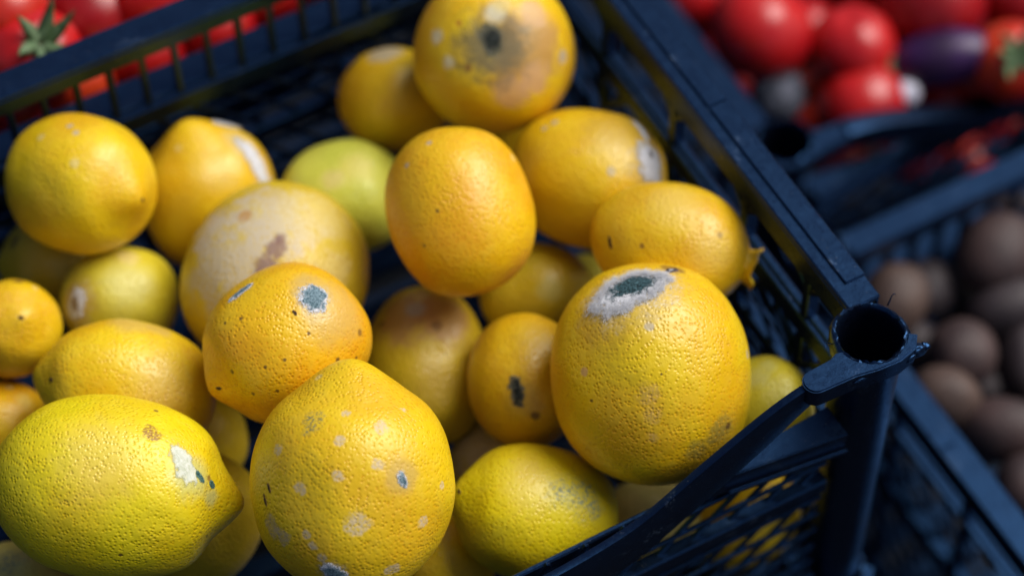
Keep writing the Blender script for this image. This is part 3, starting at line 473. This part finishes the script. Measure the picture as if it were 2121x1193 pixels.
class Wall:
    """a crate side: s runs along, n outwards, z up; p is the inner foot of the wall"""
    def __init__(self, parent, p, tdir, ndir):
        self.parent = parent; self.p = Vector(p); self.t = Vector(tdir); self.n = Vector(ndir)
    def bar(self, name, s0, s1, n0, n1, z0, z1, c=.0006):
        o = link(name, box_mesh(abs(s1 - s0), abs(n1 - n0), abs(z1 - z0), c), self.parent)
        ctr = self.p + self.t * (s0 + s1) / 2 + self.n * (n0 + n1) / 2 + Vector((0, 0, (z0 + z1) / 2))
        o.matrix_basis = Matrix.Translation(ctr) @ Matrix((self.t, self.n, self.t.cross(self.n))).transposed().to_4x4()
        return o
    def diag(self, name, s0, z0, s1, z1, w, n0, n1):
        d = self.t * (s1 - s0) + Vector((0, 0, z1 - z0)); L = d.length; d.normalize()
        o = link(name, box_mesh(L, abs(n1 - n0), w, .0004), self.parent)
        ctr = self.p + self.t * (s0 + s1) / 2 + Vector((0, 0, (z0 + z1) / 2)) + self.n * (n0 + n1) / 2
        o.matrix_basis = Matrix.Translation(ctr) @ Matrix((d, self.n, d.cross(self.n))).transposed().to_4x4()
        return o
    def slab(self, name, outline, z0, z1):
        """a flat plate with a plan outline of (s, n) points"""
        pts = [self.p + self.t * s + self.n * n for s, n in outline]
        return plate(name, [(v.x, v.y) for v in pts], z0 + self.p.z, z1 + self.p.z, self.parent, .0004)
    def ribbon(self, name, up, lo, n0, n1):
        """a web of varying height: up/lo are (s, z) edge points"""
        k = len(up); vv = []; ff = []
        for n in (n0, n1):
            for (s, z) in up: vv.append(self.p + self.t * s + self.n * n + Vector((0, 0, z)))
            for (s, z) in lo: vv.append(self.p + self.t * s + self.n * n + Vector((0, 0, z)))
        for i in range(k - 1):
            ff += [(i, i+1, k+i+1, k+i), (2*k+i+1, 2*k+i, 3*k+i, 3*k+i+1), (i+1, i, 2*k+i, 2*k+i+1), (k+i, k+i+1, 3*k+i+1, 3*k+i)]
        ff += [(0, k, 3*k, 2*k), (2*k-1, k-1, 3*k-1, 4*k-1)]
        me = mesh_np(name, np.array([list(v) for v in vv]), ff, False)
        bm = bmesh.new(); bm.from_mesh(me); bmesh.ops.recalc_face_normals(bm, faces=bm.faces[:])
        sharp = [e for e in bm.edges if len(e.link_faces) == 2 and e.calc_face_angle(0) > .9]
        bmesh.ops.bevel(bm, geom=sharp, offset=.0005, segments=2, affect='EDGES', profile=.5); bm.to_mesh(me); bm.free()
        me.polygons.foreach_set('use_smooth', np.ones(len(me.polygons), dtype=bool))
        if hasattr(me, 'set_sharp_from_angle'): me.set_sharp_from_angle(angle=.6)
        return link(name, me, self.parent, PLASTIC)

def smooth_pts(pts, n):
    """Catmull-Rom through (s, z) points"""
    P = np.array([pts[0]] + list(pts) + [pts[-1]], float); out = []
    m = len(pts) - 1
    for q in np.linspace(0, m - 1e-6, n):
        i = int(q); u = q - i; a, b, c, d = P[i:i+4]
        out.append(tuple(.5 * ((2*b) + (-a + c)*u + (2*a - 5*b + 4*c - d)*u*u + (-a + 3*b - 3*c + d)*u**3)))
    return out

def wall_grid(W, s0, s1, H, z_low, lattice=True, lean=1, ribstep=.0118, dstep=.0156):
    """ribs, columns and slanted strips below the second beam"""
    zb = H - .047
    W.bar('lower_beam', s0, s1, -.0005, .0052, H - .087, H - .079)
    W.bar('base_beam', s0, s1, -.0007, .006, z_low, z_low + .012)
    if not lattice: return
    z = zb - ribstep
    while z > z_low + .016:
        if not (H - .090 < z < H - .076): W.bar('rib', s0, s1, .0016, .0032, z - .0009, z + .0009, .0003)
        z -= ribstep
    span = zb - (z_low + .012); s = s0 - span
    while s < s1:
        a, b = s, s + span; za, zc = (zb, z_low + .012)
        if lean < 0: za, zc = zc, za
        lo, hi = max(a, s0), min(b, s1)
        if hi - lo > .012:
            f = lambda q: za + (zc - za) * (q - a) / (b - a)
            W.diag('slanted_strip', lo, f(lo), hi, f(hi), .0022, .0006, .0022)
        s += dstep

def post_mesh(H, seed, r_top=.0140, r_bot=.0102, ri=.0115, low=0.0):
    nu = 64; prof = [(r_bot, 0), (r_bot + .0004, .004), (r_bot + .0003, .02), (r_top - .0016, H - .012), (r_top - .0012, H - .0085), (r_top, H - .0075), (r_top + .0002, H - .0012), (r_top - .0006, H), (r_top - .0014, H + .0006),
                      (ri + .0007, H + .0005), (ri, H - .0006), (ri - .0001, H - .004), (ri - .0003, H - .03), (r_bot - .0022, .03), (0.0004, .028)]
    rg = np.random.default_rng(seed); vv = []; ff = []
    for j, (r, z) in enumerate(prof):
        for i in range(nu):
            a = 2 * math.pi * i / nu; w = 0
            if 5 <= j <= 10: w = .00022 * math.sin(5 * a + seed) + .0003 * rg.normal() * (1.0 if j in (8, 9) else .5)
            dz = .00035 * rg.normal() if 7 <= j <= 9 else 0
            vv.append(((r + w) * math.cos(a), (r + w) * math.sin(a), z + dz))
    for j in range(len(prof) - 1):
        for i in range(nu):
            i2 = (i + 1) % nu; ff.append((j*nu+i, j*nu+i2, (j+1)*nu+i2, (j+1)*nu+i))
    ff.append(tuple(range((len(prof) - 1) * nu, len(prof) * nu)))
    me = mesh_np('post', vv, ff); me.materials.append(PLASTIC)
    if hasattr(me, 'set_sharp_from_angle'): me.set_sharp_from_angle(angle=.9)
    return me

def plate(name, outline, z0, z1, parent, bev=.0006):
    bm = bmesh.new(); vs = [bm.verts.new((x, y, z0)) for x, y in outline]; f = bm.faces.new(vs)
    r = bmesh.ops.extrude_face_region(bm, geom=[f]); bmesh.ops.translate(bm, verts=[v for v in r['geom'] if isinstance(v, bmesh.types.BMVert)], vec=(0, 0, z1 - z0))
    bmesh.ops.recalc_face_normals(bm, faces=bm.faces[:])
    bmesh.ops.bevel(bm, geom=[e for e in bm.edges if len(e.link_faces) == 2 and abs(e.verts[0].co.z - z1) < 1e-6 and abs(e.verts[1].co.z - z1) < 1e-6], offset=bev, segments=2, affect='EDGES')
    me = bpy.data.meshes.new(name); bm.to_mesh(me); bm.free()
    me.polygons.foreach_set('use_smooth', np.ones(len(me.polygons), dtype=bool))
    if hasattr(me, 'set_sharp_from_angle'): me.set_sharp_from_angle(angle=.5)
    return link(name, me, parent, PLASTIC)

def tongue_outline(sx):
    """rounded tongue from the post along the long side; sx = -1 runs to -x, +1 to +x"""
    pts = []
    for i in range(15):
        a = math.pi / 2 + math.pi * i / 14
        pts.append((-.0275 + .0048 * math.cos(a), -.0078 + .0048 * math.sin(a)))
    pts += [(-.014, -.0131), (-.006, -.0146), (.003, -.0152), (.0105, -.0134), (.0143, -.0085)]
    pts += [(.0129 * math.cos(math.radians(q)), .0129 * math.sin(math.radians(q))) for q in range(-28, -176, -12)]
    pts += [(-.0150, -.0012), (-.018, -.0025)]
    return [(-sx * x, y) for x, y in pts][::(1 if sx < 0 else -1)]

SC_UP = [(.0265, .1602), (.0380, .1568), (.0506, .1510), (.0727, .1378), (.0949, .1235), (.112, .1180), (.1334, .1150), (.16, .1140)]
SC_LO = [(.0265, .1490), (.0340, .1435), (.0460, .1335), (.0600, .1235), (.0820, .1085), (.096, .0995), (.112, .0945), (.16, .0920)]

def build_crate(loc, lx, ly, H, label, detail=2, scoop_back=False, strut_long=.0137, left_lattice=False, lipped=False):
    """origin = foot of the near right post; box spans x -lx..0, y 0..ly"""
    root = link('produce_crate', None, None, None, Matrix.Translation(loc)); root.empty_display_size = .02
    setp(root, label, 'crate', 'black plastic produce crates')
    lift = H - .16
    for k, (x, y) in enumerate(((0, 0), (0, ly), (-lx, 0), (-lx, ly))):
        link('corner_post', post_mesh(H, 3 + k), root, None, Matrix.Translation((x, y, 0)))
    for x, sg in ((0, -1), (-lx, 1)):
        tg = plate('collar_tongue', tongue_outline(sg), H - .0075, H + .0008, root); tg.matrix_basis = Matrix.Translation((x, 0, 0))
    # ---- long sides
    sides = [('front', Wall(root, (-.0, .0, 0), (-1, 0, 0), (0, -1, 0)), True), ('back', Wall(root, (0, ly - .012, 0), (-1, 0, 0), (0, 1, 0)), scoop_back)]
    for nm, W, scoop in sides:
        z2 = H - .037
        if scoop:
            nn = (.0055, .0086)
            kz = .78 if lipped else 1.0
            up = [(s, .16 - (.16 - z) * kz + lift) for s, z in SC_UP]; lo = [(s, .16 - (.16 - z) * kz + lift) for s, z in SC_LO]
            mu = smooth_pts(up, 26); ml = smooth_pts(lo, 26)
            W.ribbon('scooped_rim', mu + [(lx - s, z) for s, z in mu[::-1]], ml + [(lx - s, z) for s, z in ml[::-1]], *nn)
            fl = (-.0012, .0088)
            if lipped:
                full = mu + [(lx - s, z) for s, z in mu[::-1]]
                W.ribbon('rim_lip', [(s, z + .0022) for s, z in full], [(s, z + .0002) for s, z in full], .0030, .0125)
        else:
            W.bar('rim_flange', .012, lx - .012, -.0008, .0120, H - .0024, H)
            W.bar('rim_web', .012, lx - .012, -.0006, .0020, H - .0105, H - .0026)
            fl = (.0016, .0155); s = .0168
            while s < lx - .014:
                W.bar('slot_bar', s - .0012, s + .0012, .0002, .0042, z2 - .002, H - .0100, .0004); s += strut_long
        if scoop:
            for sg, s_ in ((1, 0.0), (-1, lx)):
                q = lambda s: s_ + sg * s
                W.slab('beam_flange', [(q(.0135), -.001), (q(.040), .0006), (q(.078), .0050), (q(.072), .0056), (q(.0135), .0128)], z2 - .0020, z2)
                W.slab('beam_lip', [(q(.0135), .0098), (q(.0135), .0122), (q(.075), .0048), (q(.075), .0026)], z2 - .0110, z2 - .0016)
                W.slab('beam_lip', [(q(.0135), .0128), (q(.0135), .0140), (q(.060), .0086), (q(.060), .0072)], z2 - .0110, z2 - .0092)
            W.bar('beam_web', .0135, lx - .0135, -.001, .0012, z2 - .0230, z2 - .0100)
        else:
            W.bar('beam_flange', .0135, lx - .0135, fl[0], fl[1], z2 - .0022, z2)
            W.bar('beam_lip', .0135, lx - .0135, fl[1] - .0045, fl[1] - .0022, z2 - .0105, z2 - .0018)
            W.bar('beam_web', .0135, lx - .0135, -.001, .0014, z2 - .0125, z2 - .0024)
        wall_grid(W, .013, lx - .013, H, 0.0, detail >= 1, 1 if nm == 'front' else -1)
        if scoop:
            for s in np.arange(.115, lx - .1, .055):
                W.bar('column', s - .003, s + .003, -.0004, .0046, .008, z2 - .018)
    # ---- short sides
    for nm, W in (('right', Wall(root, (.0012, 0, 0), (0, 1, 0), (1, 0, 0))), ('left', Wall(root, (-lx - .0012, 0, 0), (0, 1, 0), (-1, 0, 0)))):
        W.bar('rim_flange', .0125, ly - .0125, -.0016, .0118, H - .0030, H - .0004)
        W.bar('rim_web', .0115, ly - .0115, -.0014, .0010, H - .0150, H - .0032)
        W.bar('outer_web', .0125, ly - .0125, .0098, .0116, H - .0110, H - .0026)
        # raised strips on the flange, butted with an open seam
        seam = .116 if nm == 'right' else .15
        for (a, b) in ((.0225, seam - .0004), (seam + .0004, ly - .022)):
            st = W.bar('rim_strip', a, b, .0033, .0117, H - .0006, H + .0007, .0004)
        z2 = H - .038
        W.bar('beam_flange', .012, ly - .012, .0012, .0048, z2 - .002, z2)
        W.bar('beam_web', .012, ly - .012, -.0014, .0010, z2 - .0110, z2 - .0004)
        for s in (.040, .083, .135, .187, .235):
            if s > ly - .02: continue
            W.bar('column', s - .0024, s + .0024, -.0009, .0046, .008, z2 - .010)
            W.bar('strut', s - .0022, s + .0022, -.0004, .0052, z2 - .001, H - .0146)
            for sg in (-1, 1):
                W.diag('gusset', s + sg * .0015, H - .0225, s + sg * .0085, H - .0152, .0026, -.0002, .0042)
                if detail >= 2 and nm == 'right': W.diag('brace', s + sg * .002, z2 - .030, s + sg * .019, z2 - .0100, .0030, -.0008, .0036)
        wall_grid(W, .012, ly - .012, H, 0.0, detail >= 2 or (nm == 'left' and left_lattice), -1)
    # ---- floor
    for k in range(int((ly - .03) / .022)):
        y = .020 + k * .022
        o = link('floor_slat', box_mesh(lx - .016, .009, .004, .0004), root, None, Matrix.Translation((-lx / 2, y, .004)))
    for k in range(5):
        o = link('floor_rail', box_mesh(.010, ly - .016, .003, .0004), root, None, Matrix.Translation((-lx * (k + 1) / 6, ly / 2, .0005)))
    return root

# ------------------------------------------------------------------ setting
def ground_material():
    t = NT('dark_ground'); a = t.noise(9, 5, .65); b = t.noise(260, 4, .7)
    c = t.mix(t.rng(a, .3, .7), (.006, .008, .012), (.012, .015, .021)); c = t.mix(t.rng(b, .55, .75, 0, .4), c, (.022, .025, .03))
    return t.done(c, .85, t.bump(b, .5, .002), Specular_IOR_Level=.15)
bm = bmesh.new(); bmesh.ops.create_grid(bm, x_segments=4, y_segments=4, size=20); me = bpy.data.meshes.new('ground'); bm.to_mesh(me); bm.free()
g = link('ground', me, None, ground_material(), Matrix.Translation((0, 0, -.1605))); g['kind'] = 'structure'

crate = build_crate((0, 0, 0), .42, .264, .16, 'black plastic crate holding the heap of lemons', 2)
lower = build_crate((0, .0, -.1600), .42, .264, .1585, 'black crate stacked under the lemon crate, its post below the corner', 0)
tom_crate = build_crate((.520, .193, -.16), .42, .264, .16, 'blurred black crate of red tomatoes at the top right', 1, lipped=True)
pot_crate = build_crate((.500, -.127, -.16), .42, .264, .16, 'blurred black crate of brown potatoes at the lower right', 1, left_lattice=True)
back_crate = build_crate((.0, .2845, -.16), .42, .264, .285, 'black crate of tomatoes behind the lemon crate at the top left', 0)

# burrs of the moulding on the near corner post
def burr(name, pts, r, parent):
    vv = []; ff = []; n = 7
    for k, p in enumerate(pts):
        rr = r * (1 - .75 * k / (len(pts) - 1)) if len(pts) > 2 else r
        for i in range(n):
            a = 2 * math.pi * i / n; vv.append((p[0] + rr * math.cos(a), p[1] + rr * math.sin(a) * .7, p[2] + rr * math.sin(a) * .7))
    for k in range(len(pts) - 1):
        for i in range(n): ff.append((k*n+i, k*n+(i+1) % n, (k+1)*n+(i+1) % n, (k+1)*n+i))
    ff += [tuple(range(n))[::-1], tuple(range((len(pts)-1)*n, len(pts)*n))]
    return link(name, mesh_np(name, vv, ff), parent, PLASTIC)
burr('moulding_burr', [(.0125, .0075, .1600), (.0135, .0078, .1618), (.0142, .0082, .1634), (.0152, .0082, .1640), (.0158, .0078, .1634)], .00038, crate)
burr('moulding_burr', [(-.0135, .0035, .1590), (-.0150, .0045, .1600), (-.0163, .0040, .1612), (-.0170, .0022, .1604)], .00026, crate)
def lump(name, c, r, seed, parent):
    sc = np.array(r)
    me = sphere_mesh(name, 2, lambda d: d * sc * (1 + .22 * wave(d, seed, 4.0) + .1 * wave(d, seed + 1, 11.0))[:, None])
    return link(name, me, parent, PLASTIC, Matrix.Translation(c))
lump('moulding_sprue', (.0155, -.0117, .1560), (.0019, .0017, .0019), 3, crate)
lump('moulding_sprue', (.0120, -.0118, .1560), (.0040, .0022, .0030), 5, crate)
lump('moulding_sprue', (.0035, -.0137, .1556), (.0024, .0012, .0018), 7, crate)
lump('moulding_sprue', (.0080, -.0134, .1560), (.0028, .0012, .0019), 8, crate)
lump('moulding_sprue', (-.0120, -.0132, .1575), (.0036, .0007, .0009), 9, crate)

# ------------------------------------------------------------------ fill the lemon crate
for k, e in enumerate(LEMONS):
    o, S, mat = build_lemon(e, k)
    if 'torn tip' in e['label'] and 'plump' in e['label']: torn_tip(o, e, mat, S)

# ------------------------------------------------------------------ tomatoes, aubergine, potatoes
def tomato_material(name, c1, c2, rough=.26):
    t = NT(name); a = t.noise(30, 3, .5); b = t.noise(150, 3, .6)
    c = t.mix(t.rng(a, .35, .65), c1, c2); c = t.mix(t.rng(b, .60, .80, 0, .25), c, (.60, .20, .04))
    return t.done(c, t.rng(b, .3, .7, rough, rough + .12), t.bump(b, .08, .001), Specular_IOR_Level=.6)
TOM = [tomato_material('tomato_red', (.52, .010, .010), (.42, .006, .010)), tomato_material('tomato_orange_red', (.58, .045, .008), (.48, .012, .008)), tomato_material('tomato_deep_red', (.34, .004, .008), (.26, .003, .006))]
t = NT('calyx_green'); GREEN = t.done(t.mix(t.rng(t.noise(200), .35, .65), (.07, .14, .05), (.15, .22, .12)), .6)
def tomato(c, r, k, rot, mat, label, group, calyx=False):
    def fn(d):
        th = np.arccos(np.clip(d[:, 2], -1, 1)); ph = np.arctan2(d[:, 1], d[:, 0])
        p = d * np.array([r * 1.04, r * 1.02, r * .94]); f = 1 + .025 * np.sin(5 * ph + k) * np.sin(th) * np.exp(-((th - .5) / .6) ** 2) + .02 * wave(d, 200 + k, 2.6) - .16 * np.exp(-(th / .28) ** 2) - .04 * np.exp(-((math.pi - th) / .2) ** 2)
        return p * f[:, None]
    o = link('tomato', sphere_mesh('tomato', 2, fn), None, mat, Matrix.Translation(c) @ rot.to_4x4()); setp(o, label, 'tomato', group)
    if calyx:
        z0 = r * .80; vv = []; ff = []; rg = np.random.default_rng(k)
        for s in range(6):
            a0 = s * 1.047 + rg.uniform(-.2, .2); L = r * rg.uniform(.75, 1.05); lift = rg.uniform(.5, 1.25); base = len(vv)
            for j in range(6):
                q = j / 5; w = r * .15 * (1 - q) ** .7 * (1 + .5 * math.sin(q * 3)); rad = r * .06 + L * q * (1 - .25 * lift); zz = z0 + r * (.04 + .10 * math.sin(q * 2.2) + lift * .75 * q * q)
                ca, sa = math.cos(a0 + .25 * q), math.sin(a0 + .25 * q)
                vv += [(rad * ca - w * sa, rad * sa + w * ca, zz), (rad * ca, rad * sa, zz - .05 * r * (1 - q)), (rad * ca + w * sa, rad * sa - w * ca, zz), (rad * ca, rad * sa, zz + .03 * r)]
            for j in range(5):
                for m_ in range(4):
                    ff.append((base + 4*j + m_, base + 4*j + (m_+1) % 4, base + 4*(j+1) + (m_+1) % 4, base + 4*(j+1) + m_))
        link('calyx', mesh_np('calyx', vv, ff), o, GREEN)
        burr('stem', [(0, 0, z0), (.002, .001, z0 + r * .3), (.005, .001, z0 + r * .55)], r * .07, o).data.materials[0] = GREEN
    return o
rg = np.random.default_rng(4)
def rq(): 
    v = rg.normal(size=4); q = Quaternion(v.tolist()); q.normalize(); return q.to_matrix()
TR = ['tomato mostly above the top edge, leftmost in the right crate', 'largest glossy tomato at the top of the right crate', 'round tomato with pale highlight right of the largest one', 'small orange-red tomato wedged beside the grey mouldy one', 'red tomato at the front left, over the scooped rim', 'big deep red tomato behind the aubergine, cut by the top edge', 'tomato with a green calyx at the right edge', 'tomato resting against the scooped rim, right of the white speck',
      'deep red tomato in shadow under the largest one', 'dark tomato in the top right corner', 'tomato cut by the top edge in the middle of the right crate', 'dim tomato between the two glossy ones at the top', 'shadowed tomato under the aubergine', 'low tomato seen through the front rim opening', 'tomato at the very back of the right crate', 'low tomato glimpsed under the front rim near the right edge', 'tomato glimpsed through the left of the front lattice', 'tomato glimpsed through the middle of the front lattice', 'tomato glimpsed through the right of the front lattice', 'tomato half hidden between the two glossiest ones', 'dark tomato against the left rim of the right crate', 'low tomato just behind the empty corner post', 'tomato between the white speck and the green calyx', 'dark tomato under the top right corner']
for k, (c, r) in enumerate(TOMATOES_RIGHT):
    up = Quaternion((0, 0, 1), .8 * k).to_matrix()
    rot = Vector((-.25, -.45, .85)).to_track_quat('Z', 'Y').to_matrix() if k == 6 else rq()
    tomato(c, r, k, rot, TOM[(0, 0, 0, 1, 0, 2, 1, 0, 2, 2, 0, 2, 2, 1, 0, 1, 1, 0, 1, 0, 2, 0, 1, 2)[k]], 'blurred ' + TR[k], 'tomatoes in the right crate', k == 6)
TL = ['pink-red tomato with a green calyx behind the back rim', 'orange-red tomato in the top left corner', 'dark red tomato right of the calyx tomato', 'red tomato above the back rim, cut by the top edge', 'tomato beyond the middle of the back rim', 'tomato glimpsed through the last rim slots', 'tomato at the left edge behind the back rim', 'tomato far along the back rim, above the frame', 'tomato with its lower side seen through the left slots', 'tomato behind the middle slots of the rim', 'tomato behind the right slots of the rim', 'tomato low behind the leftmost slots', 'small tomato behind the upper end of the beam']
for k, (c, r) in enumerate(TOMATOES_LEFT):
    rot = (Matrix.Rotation(math.radians(8), 3, 'Y') @ Matrix.Rotation(math.radians(30), 3, 'X')) if k == 0 else rq()
    tomato(c, r * (1.12 if k < 8 else 1.0), 40 + k, rot, TOM[(0, 1, 2, 0, 0, 0, 1, 0, 1, 0, 0, 2, 0)[k]], 'blurred ' + TL[k], 'tomatoes in the back crate', k == 0)

# grey mouldy tomato and the pale speck beside it
t = NT('grey_mould'); n1 = t.noise(160, 4, .7); GREYM = t.done(t.mix(t.rng(n1, .35, .65), (.03, .035, .05), (.15, .16, .21)), .9)
c, r = GREY_BALL
o = tomato(c, r, 71, rq(), GREYM, 'blurred grey mould-covered tomato near the crate corner', 'mouldy tomatoes')
t = NT('white_mould'); n1 = t.noise(160, 4, .7); WHITEM = t.done(t.mix(t.rng(n1, .35, .65), (.45, .45, .58), (.75, .74, .84)), .9)
c, r = WHITE_BALL
o = tomato(c, r, 72, rq(), WHITEM, 'blurred small white mouldy fruit beside the aubergine', 'mouldy tomatoes')
t = NT('aubergine_skin'); n1 = t.noise(40, 3); AUB = t.done(t.mix(t.rng(n1, .35, .65), (.020, .003, .034), (.038, .006, .075)), .42, None, Specular_IOR_Level=.6)
c, r = EGGPLANT
o = link('aubergine', sphere_mesh('aubergine', 2, lambda d: d * np.array([r, r, r * 1.9]) * (1 - .22 * d[:, 2:3] + .02 * wave(d, 5, 3.)[:, None])), None, AUB,
         Matrix.Translation(c) @ Vector((-.9, .45, -.25)).to_track_quat('Z', 'Y').to_matrix().to_4x4())
setp(o, 'blurred dark purple aubergine lying among the tomatoes', 'aubergine')
tip = link('calyx', sphere_mesh('calyx', 2, lambda d: d * np.array([r * .55, r * .55, r * .35]) * (1 + .15 * np.sin(5 * np.arctan2(d[:, 1], d[:, 0])))[:, None]), o, GREEN, Matrix.Translation((0, 0, r * 1.42)))

def potato_material(name, c1, c2):
    t = NT(name); a = t.noise(45, 4, .6); b = t.noise(350, 4, .7); eye = t.rng(t.voro(95), .04, .13, .7, 0)
    c = t.mix(t.rng(a, .3, .7), c1, c2); c = t.mix(t.rng(b, .55, .75, 0, .5), c, (.09, .065, .045)); c = t.mix(eye, c, (.05, .032, .02))
    return t.done(c, .62, t.bump(b, .4, .001))
POT = [potato_material('potato_brown', (.062, .034, .032), (.036, .021, .022)), potato_material('potato_grey', (.038, .026, .031), (.024, .017, .021)), potato_material('potato_tan', (.085, .050, .038), (.055, .033, .028))]  # skin colours darkened to stand for the shade over the potatoes
PL = ['tan potato right behind the corner post', 'greyish potato behind the tan one by the post', 'brown potato in the middle of the heap', 'reddish brown potato at the upper right', 'dark potato below the reddish one', 'potato right beside the left crate rim', 'brown potato lower down along the crate rim', 'dim potato at the right edge', 'lowest potato in the right corner', 'potato at the very back by the rear rim', 'potato in shadow under the tan one', 'dark potato in the gap between larger ones', 'potato cut off by the right edge', 'deep potato in the dark middle', 'shadowed potato under the rim', 'potato beyond the right edge at the back']
for k, (c, r) in enumerate(POTATOES):
    me = sphere_mesh('potato', 2, lambda d: d * np.array([r * (.9 + .3 * ((k * 37) % 10) / 10), r * (.82 + .25 * ((k * 53) % 10) / 10), r * (1.0 + .45 * ((k * 71) % 10) / 10)]) * (1 + .16 * wave(d, 300 + k, 2.0) + .02 * wave(d, 330 + k, 7.))[:, None])
    o = link('potato', me, None, POT[(2, 1, 0, 0, 1, 2, 0, 1, 0, 0, 1, 1, 0, 1, 1, 0)[k]], Matrix.Translation(c) @ rq().to_4x4()); setp(o, 'blurred ' + PL[k], 'potato', 'potatoes in the right crate')
